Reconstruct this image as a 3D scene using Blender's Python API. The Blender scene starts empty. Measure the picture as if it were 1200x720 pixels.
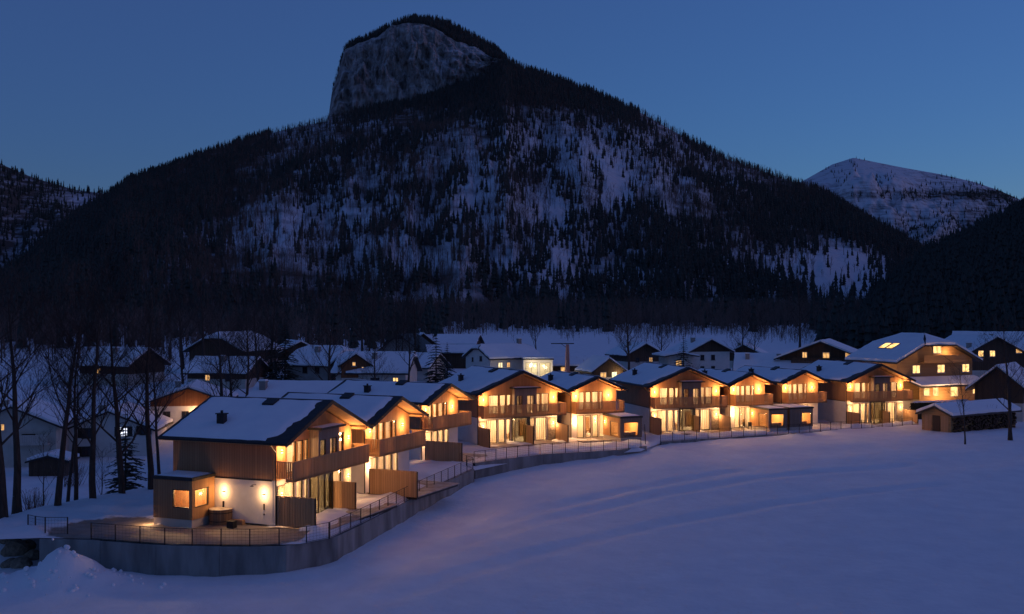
import bpy, bmesh, math, random
import numpy as np
from mathutils import Vector, noise, geometry
R = math.radians
rnd = random.Random(7)
nr = np.random.default_rng(11)
S = bpy.context.scene
COL = S.collection

# ------------------------------------------------------------------ camera
FPX, HOR, CAMH = 1200.0, 371.0, 13.6          # lens and eye height worked out from the houses' edges
cd = bpy.data.cameras.new('camera'); cam = bpy.data.objects.new('camera', cd); COL.objects.link(cam)
cam.location = (0, 0, CAMH); cam.rotation_euler = (R(90), 0, 0)
cd.sensor_width = 36; cd.lens = 36; cd.shift_y = 11 / 1200; cd.clip_start = 0.5; cd.clip_end = 20000
S.camera = cam
# ------------------------------------------------------------------ dusk sky
SUN_AZ, SUN_EL = 58, 1.0
wd = bpy.data.worlds.new('World'); S.world = wd; wd.use_nodes = True
wn, wl = wd.node_tree.nodes, wd.node_tree.links
bg = wn['Background']; bg.inputs[1].default_value = 0.118
sky = wn.new('ShaderNodeTexSky'); sky.sky_type = 'NISHITA'; sky.sun_disc = False
sky.sun_elevation = R(SUN_EL); sky.sun_rotation = R(SUN_AZ)
sky.altitude = 600; sky.air_density = 1.0; sky.dust_density = 0.2; sky.ozone_density = 4.5
air = wn.new('ShaderNodeMix'); air.data_type = 'RGBA'; air.blend_type = 'ADD'; air.inputs[0].default_value = 1.0   # even blue of the whole dusk sky
wl.new(sky.outputs[0], air.inputs[6]); air.inputs[7].default_value = (.115, .150, .455, 1)
wl.new(air.outputs[2], bg.inputs[0])
# last glow of the set sun
sd = bpy.data.lights.new('sun', 'SUN'); sd.energy = 0.085; sd.angle = R(30); sd.color = (1.0, 0.46, 0.66)
sun = bpy.data.objects.new('sun', sd); COL.objects.link(sun)
sun.rotation_euler = (R(90 - 18), 0, R(180 - SUN_AZ - 32))
S.view_settings.view_transform = 'Standard'; S.view_settings.look = 'None'
S.view_settings.exposure = 0.78; S.view_settings.gamma = 1.0; S.view_settings.use_curve_mapping = False
S.cycles.use_denoising = True
S.cycles.max_bounces = 5; S.cycles.diffuse_bounces = 3; S.cycles.glossy_bounces = 2
S.cycles.transmission_bounces = 3; S.cycles.transparent_max_bounces = 8
S.cycles.caustics_reflective = False; S.cycles.caustics_refractive = False
S.cycles.sample_clamp_indirect = 4.0

# ------------------------------------------------------------------ helpers
def world_at(px, py, z):
    d = FPX * (CAMH - z) / (py - HOR); return Vector(((px - 600) * d / FPX, d, z))
def at_depth(px, d): return (px - 600) * d / FPX
def z_at(py, d): return CAMH - (py - HOR) * d / FPX

class MB:
    def __init__(s): s.v = []; s.f = []
    def add(s, vs, fs):
        n = len(s.v); s.v.extend(tuple(p) for p in vs); s.f.extend(tuple(i + n for i in q) for q in fs); return s
    def box(s, x0, x1, y0, y1, z0, z1):
        return s.add([(x0,y0,z0),(x1,y0,z0),(x1,y1,z0),(x0,y1,z0),(x0,y0,z1),(x1,y0,z1),(x1,y1,z1),(x0,y1,z1)],
                     [(3,2,1,0),(4,5,6,7),(0,1,5,4),(1,2,6,5),(2,3,7,6),(3,0,4,7)])
    def slab(s, poly, t):                      # polygon extruded downwards by t
        n = len(poly); top = [Vector(p) for p in poly]; bot = [p - Vector((0,0,t)) for p in top]
        fs = [tuple(range(n)), tuple(range(2*n-1, n-1, -1))]
        fs += [(i, n+i, n+(i+1)%n, (i+1)%n) for i in range(n)]
        return s.add(top + bot, fs)
    def extrude(s, poly, vec):
        n = len(poly); a = [Vector(p) for p in poly]; b = [p + Vector(vec) for p in a]
        fs = [tuple(range(n)), tuple(range(2*n-1, n-1, -1))] + [(i, n+i, n+(i+1)%n, (i+1)%n) for i in range(n)]
        return s.add(a + b, fs)
    def tube(s, p0, p1, r0, r1=None, n=6, cap=True):
        r1 = r0 if r1 is None else r1
        p0, p1 = Vector(p0), Vector(p1); d = (p1 - p0).normalized()
        a = d.orthogonal().normalized(); b = d.cross(a)
        vs = [p0 + (a*math.cos(2*math.pi*i/n) + b*math.sin(2*math.pi*i/n))*r0 for i in range(n)]
        vs += [p1 + (a*math.cos(2*math.pi*i/n) + b*math.sin(2*math.pi*i/n))*r1 for i in range(n)]
        fs = [(i, (i+1)%n, n+(i+1)%n, n+i) for i in range(n)]
        if cap: fs += [tuple(range(n-1,-1,-1)), tuple(range(n, 2*n))]
        return s.add(vs, fs)
    def bar(s, p0, p1, w, h):                  # rectangular beam
        p0, p1 = Vector(p0), Vector(p1); d = (p1-p0).normalized()
        a = d.cross(Vector((0,0,1)));  a = a.normalized() if a.length > 1e-4 else Vector((1,0,0))
        b = a.cross(d)
        vs = [p + a*sx*w/2 + b*sy*h/2 for p in (p0, p1) for sx, sy in ((-1,-1),(1,-1),(1,1),(-1,1))]
        return s.add(vs, [(3,2,1,0),(4,5,6,7),(0,1,5,4),(1,2,6,5),(2,3,7,6),(3,0,4,7)])
    def lathe(s, prof, n=20, c=(0,0,0)):
        vs = []; m = len(prof)
        for i in range(n):
            a = 2*math.pi*i/n
            vs += [(c[0]+r*math.cos(a), c[1]+r*math.sin(a), c[2]+z) for r, z in prof]
        fs = [(i*m+j, ((i+1)%n)*m+j, ((i+1)%n)*m+j+1, i*m+j+1) for i in range(n) for j in range(m-1)]
        return s.add(vs, fs)
    def mesh(s, name, mat, smooth=False):
        me = bpy.data.meshes.new(name); me.from_pydata(s.v, [], s.f)
        bm = bmesh.new(); bm.from_mesh(me); bmesh.ops.recalc_face_normals(bm, faces=bm.faces); bm.to_mesh(me); bm.free()
        if mat: me.materials.append(mat)
        if smooth: me.polygons.foreach_set('use_smooth', [True]*len(me.polygons))
        me.update(); return me
    def build(s, name, mat, parent=None, smooth=False):
        return link(name, s.mesh(name, mat, smooth), parent)
def link(name, me, parent=None):
    o = bpy.data.objects.new(name, me); COL.objects.link(o)
    if parent: o.parent = parent
    return o
def tag(o, label=None, cat=None, group=None, kind=None):
    if label: o['label'] = label
    if cat: o['category'] = cat
    if group: o['group'] = group
    if kind: o['kind'] = kind
    return o
def empty(name, loc, rz=0):
    o = bpy.data.objects.new(name, None); COL.objects.link(o); o.location = loc; o.rotation_euler = (0,0,rz)
    o.empty_display_size = 0.5; return o
def lamp(name, loc, watts, radius, parent, color=(1.0, 0.54, 0.23)):
    l = bpy.data.lights.new(name, 'POINT'); l.energy = watts; l.shadow_soft_size = radius; l.color = color
    o = bpy.data.objects.new(name, l); COL.objects.link(o); o.location = loc; o.parent = parent; return o
def np_mesh(name, V, T, mat, smooth=False):
    me = bpy.data.meshes.new(name); n = T.shape[1]
    me.vertices.add(len(V)); me.vertices.foreach_set('co', np.ascontiguousarray(V, dtype=np.float32).ravel())
    me.loops.add(T.size); me.loops.foreach_set('vertex_index', np.ascontiguousarray(T, dtype=np.int32).ravel())
    me.polygons.add(len(T)); me.polygons.foreach_set('loop_start', np.arange(0, T.size, n, dtype=np.int32))
    me.polygons.foreach_set('loop_total', np.full(len(T), n, dtype=np.int32))
    me.update(calc_edges=True)
    if smooth: me.polygons.foreach_set('use_smooth', np.ones(len(T), dtype=bool))
    if mat: me.materials.append(mat)
    me.validate(); return me
def vnoise(x, y, seed=0):                      # smooth value noise on arrays
    xi, yi = np.floor(x).astype(np.int64), np.floor(y).astype(np.int64); fx, fy = x - xi, y - yi
    fx = fx*fx*(3-2*fx); fy = fy*fy*(3-2*fy)
    def hsh(a, b):
        k = (a*374761393 + b*668265263 + seed*982451653) & 0xffffffff
        k = ((k ^ (k >> 13))*1274126177) & 0xffffffff
        return ((k ^ (k >> 16)) & 0xffff)/65535.0
    return (hsh(xi,yi)*(1-fx)+hsh(xi+1,yi)*fx)*(1-fy) + (hsh(xi,yi+1)*(1-fx)+hsh(xi+1,yi+1)*fx)*fy
def fbm(x, y, seed=0, o=4):
    s = 0; a = .5; t = 0
    for i in range(o): s = s + a*vnoise(x*2**i, y*2**i, seed+i); t += a; a *= .5
    return s/t
def sstep(a, b, x):
    t = np.clip((x-a)/(b-a), 0, 1); return t*t*(3-2*t)

# ------------------------------------------------------------------ materials
def new_mat(name):
    m = bpy.data.materials.new(name); m.use_nodes = True
    return m, m.node_tree.nodes, m.node_tree.links, m.node_tree.nodes['Principled BSDF']
def rough_mat(name, c1, c2, scale=4.0, rough=.8, bump=.0, bscale=None, spec=.3, stretch=(1,1,1), metal=0):
    m, n, l, b = new_mat(name)
    tc = n.new('ShaderNodeTexCoord'); mp = n.new('ShaderNodeMapping'); mp.inputs['Scale'].default_value = stretch
    l.new(tc.outputs['Object'], mp.inputs[0])
    nz = n.new('ShaderNodeTexNoise'); nz.inputs['Scale'].default_value = scale; nz.inputs['Detail'].default_value = 5
    l.new(mp.outputs[0], nz.inputs['Vector'])
    rp = n.new('ShaderNodeValToRGB'); rp.color_ramp.elements[0].position = .3; rp.color_ramp.elements[1].position = .7
    rp.color_ramp.elements[0].color = (*c1, 1); rp.color_ramp.elements[1].color = (*c2, 1)
    l.new(nz.outputs[0], rp.inputs[0]); l.new(rp.outputs[0], b.inputs['Base Color'])
    b.inputs['Roughness'].default_value = rough; b.inputs['Specular IOR Level'].default_value = spec; b.inputs['Metallic'].default_value = metal
    if bump:
        n2 = n.new('ShaderNodeTexNoise'); n2.inputs['Scale'].default_value = bscale or scale*3; n2.inputs['Detail'].default_value = 6
        l.new(mp.outputs[0], n2.inputs['Vector'])
        bp = n.new('ShaderNodeBump'); bp.inputs['Strength'].default_value = bump; bp.inputs['Distance'].default_value = .1
        l.new(n2.outputs[0], bp.inputs['Height']); l.new(bp.outputs[0], b.inputs['Normal'])
    return m
def board_mat(name, c1, c2, width=.17, along='xy', joint=.55):   # boards of uneven tone with dark joints and grain
    m, n, l, b = new_mat(name)
    tc = n.new('ShaderNodeTexCoord'); sp = n.new('ShaderNodeSeparateXYZ'); l.new(tc.outputs['Object'], sp.inputs[0])
    def math_(op, a, bb=None, v=None):
        q = n.new('ShaderNodeMath'); q.operation = op
        l.new(a, q.inputs[0])
        if bb is not None: l.new(bb, q.inputs[1])
        elif v is not None: q.inputs[1].default_value = v
        return q.outputs[0]
    c = math_('ADD', sp.outputs[0], sp.outputs[1]) if along == 'xy' else sp.outputs['xyz'.index(along)]
    c = math_('DIVIDE', c, v=width)
    fl = math_('FLOOR', c); fr = math_('FRACT', c)
    wn_ = n.new('ShaderNodeTexWhiteNoise'); wn_.noise_dimensions = '1D'; l.new(fl, wn_.inputs['W'])
    mp = n.new('ShaderNodeMapping'); mp.inputs['Scale'].default_value = (9, 9, .9) if along != 'z' else (.8, .8, 9); l.new(tc.outputs['Object'], mp.inputs[0])
    nz = n.new('ShaderNodeTexNoise'); nz.inputs['Scale'].default_value = 1.3; nz.inputs['Detail'].default_value = 6; l.new(mp.outputs[0], nz.inputs['Vector'])
    t = math_('ADD', math_('MULTIPLY', wn_.outputs['Value'], v=.55), math_('MULTIPLY', nz.outputs[0], v=.5))
    mx = n.new('ShaderNodeMix'); mx.data_type = 'RGBA'; l.new(t, mx.inputs[0])
    mx.inputs[6].default_value = (*c1, 1); mx.inputs[7].default_value = (*c2, 1)
    jt = math_('GREATER_THAN', fr, v=.9); 
    m2 = n.new('ShaderNodeMix'); m2.data_type = 'RGBA'; m2.blend_type = 'MULTIPLY'
    l.new(math_('MULTIPLY', jt, v=joint), m2.inputs[0]); l.new(mx.outputs[2], m2.inputs[6]); m2.inputs[7].default_value = (.12,.1,.09,1)
    l.new(m2.outputs[2], b.inputs['Base Color']); b.inputs['Roughness'].default_value = .75; b.inputs['Specular IOR Level'].default_value = .25
    bp = n.new('ShaderNodeBump'); bp.inputs['Strength'].default_value = .5; bp.inputs['Distance'].default_value = .02
    l.new(math_('SUBTRACT', nz.outputs[0], math_('MULTIPLY', jt, v=2.0)), bp.inputs['Height']); l.new(bp.outputs[0], b.inputs['Normal'])
    return m
def glow_mat(name, col, k, vary=0.0):
    m = bpy.data.materials.new(name); m.use_nodes = True; n, l = m.node_tree.nodes, m.node_tree.links
    n.clear(); o = n.new('ShaderNodeOutputMaterial'); e = n.new('ShaderNodeEmission'); l.new(e.outputs[0], o.inputs[0])
    e.inputs[0].default_value = (*col, 1); e.inputs[1].default_value = k
    if vary:                                   # what is in the room behind: brighter and darker patches
        tc = n.new('ShaderNodeTexCoord'); nz = n.new('ShaderNodeTexNoise'); nz.inputs['Scale'].default_value = 1.6
        l.new(tc.outputs['Object'], nz.inputs['Vector'])
        mr = n.new('ShaderNodeMapRange'); mr.inputs[1].default_value = .35; mr.inputs[2].default_value = .65
        mr.inputs[3].default_value = k*(1-vary); mr.inputs[4].default_value = k*(1+vary)
        l.new(nz.outputs[0], mr.inputs[0]); l.new(mr.outputs[0], e.inputs[1])
    return m
def glass_mat(name, tint, refl=.08):
    m = bpy.data.materials.new(name); m.use_nodes = True; n, l = m.node_tree.nodes, m.node_tree.links
    n.clear(); o = n.new('ShaderNodeOutputMaterial'); t = n.new('ShaderNodeBsdfTransparent'); g = n.new('ShaderNodeBsdfGlossy')
    t.inputs[0].default_value = (*tint, 1); g.inputs['Roughness'].default_value = .02
    mx = n.new('ShaderNodeMixShader'); fz = n.new('ShaderNodeLayerWeight'); fz.inputs[0].default_value = .5
    pw = n.new('ShaderNodeMath'); pw.operation = 'POWER'; l.new(fz.outputs['Facing'], pw.inputs[0]); pw.inputs[1].default_value = 4
    ad = n.new('ShaderNodeMath'); ad.operation = 'MULTIPLY_ADD'; l.new(pw.outputs[0], ad.inputs[0]); ad.inputs[1].default_value = .55; ad.inputs[2].default_value = .04
    l.new(ad.outputs[0], mx.inputs[0]); l.new(t.outputs[0], mx.inputs[1]); l.new(g.outputs[0], mx.inputs[2]); l.new(mx.outputs[0], o.inputs[0])
    return m
def cloth_mat(name, col):
    m = bpy.data.materials.new(name); m.use_nodes = True; n, l = m.node_tree.nodes, m.node_tree.links
    n.clear(); o = n.new('ShaderNodeOutputMaterial'); d = n.new('ShaderNodeBsdfDiffuse'); t = n.new('ShaderNodeBsdfTranslucent')
    d.inputs[0].default_value = (*col, 1); t.inputs[0].default_value = (*col, 1)
    mx = n.new('ShaderNodeMixShader'); mx.inputs[0].default_value = .55
    l.new(d.outputs[0], mx.inputs[1]); l.new(t.outputs[0], mx.inputs[2]); l.new(mx.outputs[0], o.inputs[0])
    return m
M = {}
M['snow'] = rough_mat('snow', (.82,.84,.88), (.92,.93,.95), .5, .7, .55, 1.6, .2)
M['roof_snow'] = rough_mat('roof_snow', (.86,.88,.92), (.93,.94,.96), .8, .7, .15, 3, .2)
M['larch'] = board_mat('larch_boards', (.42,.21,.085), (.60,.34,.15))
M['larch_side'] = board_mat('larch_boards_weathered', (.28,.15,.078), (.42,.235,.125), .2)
M['grey_wood'] = board_mat('grey_boards', (.19,.14,.11), (.27,.21,.17), .16)
M['screen_wood'] = board_mat('screen_boards', (.36,.21,.11), (.52,.32,.17), .2)
M['deck'] = rough_mat('deck', (.30,.24,.19), (.52,.47,.43), 1.2, .75, .2)
M['plaster'] = rough_mat('plaster', (.68,.64,.58), (.76,.72,.67), 1.5, .9, .08, 30)
M['plaster2'] = rough_mat('old_plaster', (.50,.46,.40), (.62,.58,.52), .9, .9, .1, 20)
M['plaster_dark'] = rough_mat('weathered_plaster', (.26,.23,.21), (.36,.33,.30), .9, .9, .1, 20)
M['concrete'] = rough_mat('concrete', (.15,.143,.137), (.34,.33,.315), 1.1, .9, .2, 12, stretch=(1,1,.22))
M['roof'] = rough_mat('roof_sheet', (.022,.021,.023), (.04,.038,.04), 3, .55, .1)
M['dark_metal'] = rough_mat('dark_metal', (.02,.02,.022), (.035,.034,.036), 6, .45, 0, metal=.3)
M['frame'] = rough_mat('window_frame', (.035,.028,.024), (.05,.04,.034), 6, .5)
M['stone'] = rough_mat('stone_wall', (.16,.13,.10), (.34,.28,.21), 5, .9, .9, 4)
M['soffit'] = board_mat('soffit_boards', (.46,.26,.11), (.58,.35,.16), .18)
M['room'] = rough_mat('room_walls', (.60,.53,.45), (.68,.61,.53), .6, .9)
M['room_dark'] = rough_mat('room_panelling', (.22,.12,.06), (.34,.20,.10), 1.2, .7)
M['curtain'] = cloth_mat('curtain', (.70,.64,.54))
M['glass'] = glass_mat('glass', (.93,.95,.94))
M['smoked'] = glass_mat('tinted_glass', (.42,.44,.42))
M['dark_pane'] = rough_mat('unlit_pane', (.012,.014,.02), (.02,.022,.03), 2, .08, spec=.6)
M['bulb'] = glow_mat('lamp_glow', (1.0,.60,.24), 9)
M['lit'] = glow_mat('lit_window', (1.0,.56,.19), 1.15, .4)
M['lit_dim'] = glow_mat('lit_window_dim', (1.0,.52,.18), .5, .45)
M['lit_white'] = glow_mat('lit_window_pale', (1.0,.76,.42), 1.1, .45)
M['tv'] = glow_mat('lit_window_cool', (.75,.8,1.0), 1.1, .3)
M['old_wood'] = board_mat('old_timber', (.055,.035,.024), (.12,.075,.048), .22)
M['red_wood'] = board_mat('reddish_timber', (.17,.065,.03), (.27,.11,.05), .22)
M['honey_wood'] = board_mat('honey_timber', (.34,.19,.08), (.48,.29,.13), .22, 'z')
M['shutter'] = rough_mat('shutter', (.03,.022,.018), (.05,.035,.028), 3, .7)
M['bark'] = rough_mat('bark', (.040,.030,.025), (.085,.066,.055), 6, .95, .6, 14, stretch=(1,1,.25))
M['twig'] = rough_mat('twig', (.12,.085,.072), (.18,.13,.11), 3, .9)
M['near_twig'] = rough_mat('dark_twig', (.040,.028,.024), (.070,.050,.042), 3, .9)
M['needle'] = rough_mat('needles', (.030,.038,.036), (.060,.074,.060), 2.5, .9)
M['tub'] = board_mat('tub_staves', (.20,.12,.07), (.32,.20,.12), .14)
M['gravel'] = rough_mat('bare_ground', (.09,.075,.06), (.17,.14,.11), 2.5, .95, .5, 12)
M['hedge'] = rough_mat('hedge', (.012,.020,.012), (.026,.036,.02), 6, .9, .8, 14)
M['pink_paint'] = rough_mat('faded_red_paint', (.42,.20,.17), (.52,.27,.22), 2, .8)

# forest floor and rock: snow lies where the attribute says, broken up along the fall line
def terrain_mat(name, dark1, dark2, snow=(.66,.69,.74)):
    m, n, l, b = new_mat(name)
    ge = n.new('ShaderNodeNewGeometry'); at = n.new('ShaderNodeAttribute'); at.attribute_name = 'snow'
    ar = n.new('ShaderNodeAttribute'); ar.attribute_name = 'rock'
    mp = n.new('ShaderNodeMapping'); mp.inputs['Scale'].default_value = (.045,.012,.02); l.new(ge.outputs['Position'], mp.inputs[0])
    nz = n.new('ShaderNodeTexNoise'); nz.inputs['Scale'].default_value = 1; nz.inputs['Detail'].default_value = 8; nz.inputs['Roughness'].default_value = .65; l.new(mp.outputs[0], nz.inputs['Vector'])
    mp2 = n.new('ShaderNodeMapping'); mp2.inputs['Scale'].default_value = (.010,.004,.11); l.new(ge.outputs['Position'], mp2.inputs[0])
    n2 = n.new('ShaderNodeTexNoise'); n2.inputs['Scale'].default_value = 1; n2.inputs['Detail'].default_value = 6; l.new(mp2.outputs[0], n2.inputs['Vector'])
    def mth(op, a, bb):
        q = n.new('ShaderNodeMath'); q.operation = op
        for i, s_ in enumerate((a, bb)):
            if isinstance(s_, (int, float)): q.inputs[i].default_value = s_
            else: l.new(s_, q.inputs[i])
        return q.outputs[0]
    t = mth('ADD', mth('MULTIPLY', nz.outputs[0], 1.0), mth('MULTIPLY', n2.outputs[0], .9))     # ~.95 mean
    t = mth('ADD', mth('SUBTRACT', t, .95), mth('SUBTRACT', mth('MULTIPLY', at.outputs['Fac'], 1.3), .62))
    mr = n.new('ShaderNodeMapRange'); mr.inputs[1].default_value = -.20; mr.inputs[2].default_value = .26; l.new(t, mr.inputs[0])
    fl = n.new('ShaderNodeMix'); fl.data_type = 'RGBA'; fl.inputs[6].default_value = (*dark1,1); fl.inputs[7].default_value = (*dark2,1); l.new(nz.outputs[0], fl.inputs[0])
    mp3 = n.new('ShaderNodeMapping'); mp3.inputs['Scale'].default_value = (.06,.06,.014); l.new(ge.outputs['Position'], mp3.inputs[0])
    n3 = n.new('ShaderNodeTexNoise'); n3.inputs['Scale'].default_value = 1; n3.inputs['Detail'].default_value = 8; n3.inputs['Roughness'].default_value = .6; l.new(mp3.outputs[0], n3.inputs['Vector'])
    rr = n.new('ShaderNodeValToRGB'); rr.color_ramp.elements[0].position = .38; rr.color_ramp.elements[1].position = .64
    rr.color_ramp.elements[0].color = (.09,.09,.089,1); rr.color_ramp.elements[1].color = (.50,.50,.49,1); mp4 = n.new('ShaderNodeMapping'); mp4.inputs['Scale'].default_value = (.16,.16,.02); mp4.inputs['Rotation'].default_value = (0, .25, 0); l.new(ge.outputs['Position'], mp4.inputs[0])
    n4 = n.new('ShaderNodeTexNoise'); n4.inputs['Scale'].default_value = 1; n4.inputs['Detail'].default_value = 5; l.new(mp4.outputs[0], n4.inputs['Vector'])
    l.new(mth('ADD', mth('MULTIPLY', n3.outputs[0], .6), mth('MULTIPLY', n4.outputs[0], .4)), rr.inputs[0])
    rk = n.new('ShaderNodeMix'); rk.data_type = 'RGBA'; l.new(ar.outputs['Fac'], rk.inputs[0]); l.new(fl.outputs[2], rk.inputs[6]); l.new(rr.outputs[0], rk.inputs[7])
    mx = n.new('ShaderNodeMix'); mx.data_type = 'RGBA'; l.new(mr.outputs[0], mx.inputs[0]); l.new(rk.outputs[2], mx.inputs[6]); mx.inputs[7].default_value = (*snow,1)
    l.new(mx.outputs[2], b.inputs['Base Color']); b.inputs['Roughness'].default_value = .9; b.inputs['Specular IOR Level'].default_value = .1
    bp = n.new('ShaderNodeBump'); bp.inputs['Strength'].default_value = .8; bp.inputs['Distance'].default_value = 6
    l.new(mth('ADD', n3.outputs[0], n2.outputs[0]), bp.inputs['Height']); l.new(bp.outputs[0], b.inputs['Normal'])
    return m
M['mountain'] = terrain_mat('forest_floor', (.06,.05,.045), (.12,.10,.09))

# ------------------------------------------------------------------ the lie of the land
# top of the retaining wall as it runs round the terraces, and the field at its foot
WALL = [world_at(46,632,-.3), world_at(105,633,-.3), world_at(200,640,-.3), world_at(300,641,-.3), world_at(352,639,-.3), world_at(388,632,-.3),
        world_at(430,612,-.3), world_at(490,581,-.2), world_at(556,550,-.1)]
WALL2 = [world_at(557,543,.25), world_at(602,536.6,.2), world_at(640,532.5,.15), world_at(690,529.5,.1), world_at(752,526,.05), world_at(758,523,.05)]
WALL3 = [world_at(775,518,-.1), world_at(840,513.5,-.1), world_at(900,510,-.1), world_at(1000,503.5,-.1), world_at(1070,499.5,-.1)]
LINE = [(p.x, p.y) for p in [Vector((-70,58,0)), Vector((-40,62,0))] + WALL + WALL2[1:] + WALL3] + [(75,131),(120,136)]
LA = np.array(LINE)
def signed(x, y):                              # distance behind (+) or in front (-) of the terrace line
    x = np.asarray(x, float); y = np.asarray(y, float)
    best = np.full(x.shape, 1e9); sg = np.ones(x.shape)
    for (ax, ay), (bx, by) in zip(LA[:-1], LA[1:]):
        dx, dy = bx-ax, by-ay; L2 = dx*dx+dy*dy
        t = np.clip(((x-ax)*dx+(y-ay)*dy)/L2, 0, 1)
        qx, qy = ax+t*dx, ay+t*dy; dd = np.hypot(x-qx, y-qy)
        cr = dx*(y-qy) - dy*(x-qx)
        m = dd < best; best = np.where(m, dd, best); sg = np.where(m, np.where(cr >= 0, 1, -1), sg)
    return best*sg
def field_z(x, y):
    z = -2.34 + .031*(x+20.8) + .0175*(y-62.4)
    z = np.where(z > -.55, -.55 + (z+.55)*.28, z)
    return np.clip(z, -4, .25) + .25*(fbm(x*.035+5, y*.05+9, 3, 3)-.5) + .10*(fbm(x*.2, y*.2, 4, 3)-.5)
def village_z(x, y):
    z = -.25 + 0*x
    z = z + 2.25*sstep(135, 190, y) + 8*sstep(210, 620, y)
    lf = sstep(-22, -34, x)                    # left: falls to the stream, rises again behind the houses
    z = z + lf*(-2.6*sstep(70, 88, y)*(1-sstep(118, 140, y)) + .9*sstep(126, 150, y))
    z = z + sstep(20, 60, x)*(-.8*sstep(135,145,y)*(1-sstep(150,185,y)))
    return z + .5*(fbm(x*.03, y*.03, 21, 3)-.5)
TRACKS = [[(395,682),(460,660),(540,636),(640,612),(770,590),(900,574),(1060,560)], [(450,696),(530,672),(640,646),(760,624),(900,604),(1100,586)], [(560,622),(640,600),(740,582),(860,566)]]
TRK = []
for tr in TRACKS:
    TRK.append([(world_at(px,py,-1.6).x, world_at(px,py,-1.6).y) for px,py in tr])
def ground_z(x, y):
    s = signed(x, y); w = sstep(11, 22, s)
    right = sstep(48, 62, x)*sstep(-14, 6, s)
    left = sstep(-27, -36, x)*sstep(0.5, 8, s)
    w = np.maximum(np.maximum(w, right), left)
    fz = field_z(x, y)
    for tr in TRK:
        dm = np.full(np.shape(x), 1e9)
        for (ax, ay), (bx, by) in zip(tr[:-1], tr[1:]):
            dx, dy = bx-ax, by-ay; t = np.clip(((x-ax)*dx+(y-ay)*dy)/(dx*dx+dy*dy), 0, 1)
            dm = np.minimum(dm, np.hypot(x-ax-t*dx, y-ay-t*dy))
        fz = fz - .15*np.exp(-(dm/.8)**2) + .05*np.exp(-((dm-1.5)/.7)**2)
    ss = -signed(x, y)
    ridg = .10*np.sin(ss*.55 + 2.2*fbm(x*.02,y*.02,61,3)*3)*sstep(4,14,ss)*fbm(x*.03+3,y*.03,62,2) + .05*(fbm(ss*.5, (x+y)*.05, 63, 3)-.5)*sstep(1,6,ss)
    fz = fz + ridg + .35*np.exp(-np.abs(ss)/1.3)*fbm(x*.5, y*.5, 66, 3)*sstep(58,50,x)
    pile = 1.7*np.exp(-(((x+26.9)/2.0)**2 + ((y-61.2)/1.6)**2)) + .6*np.exp(-(((x+24.6)/2.6)**2 + ((y-60.6)/1.6)**2)) + .5*np.exp(-(((x+30.5)/2.6)**2 + ((y-61)/1.6)**2))
    fz = fz + pile*(.35+1.3*fbm(x*1.1, y*1.1, 31, 5))
    return fz*(1-w) + village_z(x, y)*w
def gz(x, y): return float(ground_z(np.array([float(x)]), np.array([float(y)]))[0])

xs = np.concatenate([-np.geomspace(62, 5200, 46)[::-1], np.arange(-60, 92, .6), np.geomspace(93, 5200, 46)])
ys = np.concatenate([np.linspace(-300, 18, 18), np.arange(20, 150, .6), np.geomspace(151, 6500, 80)])
X, Y = np.meshgrid(xs, ys); Z = ground_z(X.ravel(), Y.ravel())
def grid_quads(nx, ny):
    i = np.arange(ny-1)[:,None]*nx + np.arange(nx-1)[None,:]
    return np.stack([i, i+1, i+1+nx, i+nx], -1).reshape(-1, 4)
g = link('snow_ground', np_mesh('snow_ground', np.stack([X.ravel(), Y.ravel(), Z], 1), grid_quads(len(xs), len(ys)), M['snow'], True))
tag(g, kind='structure')

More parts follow.
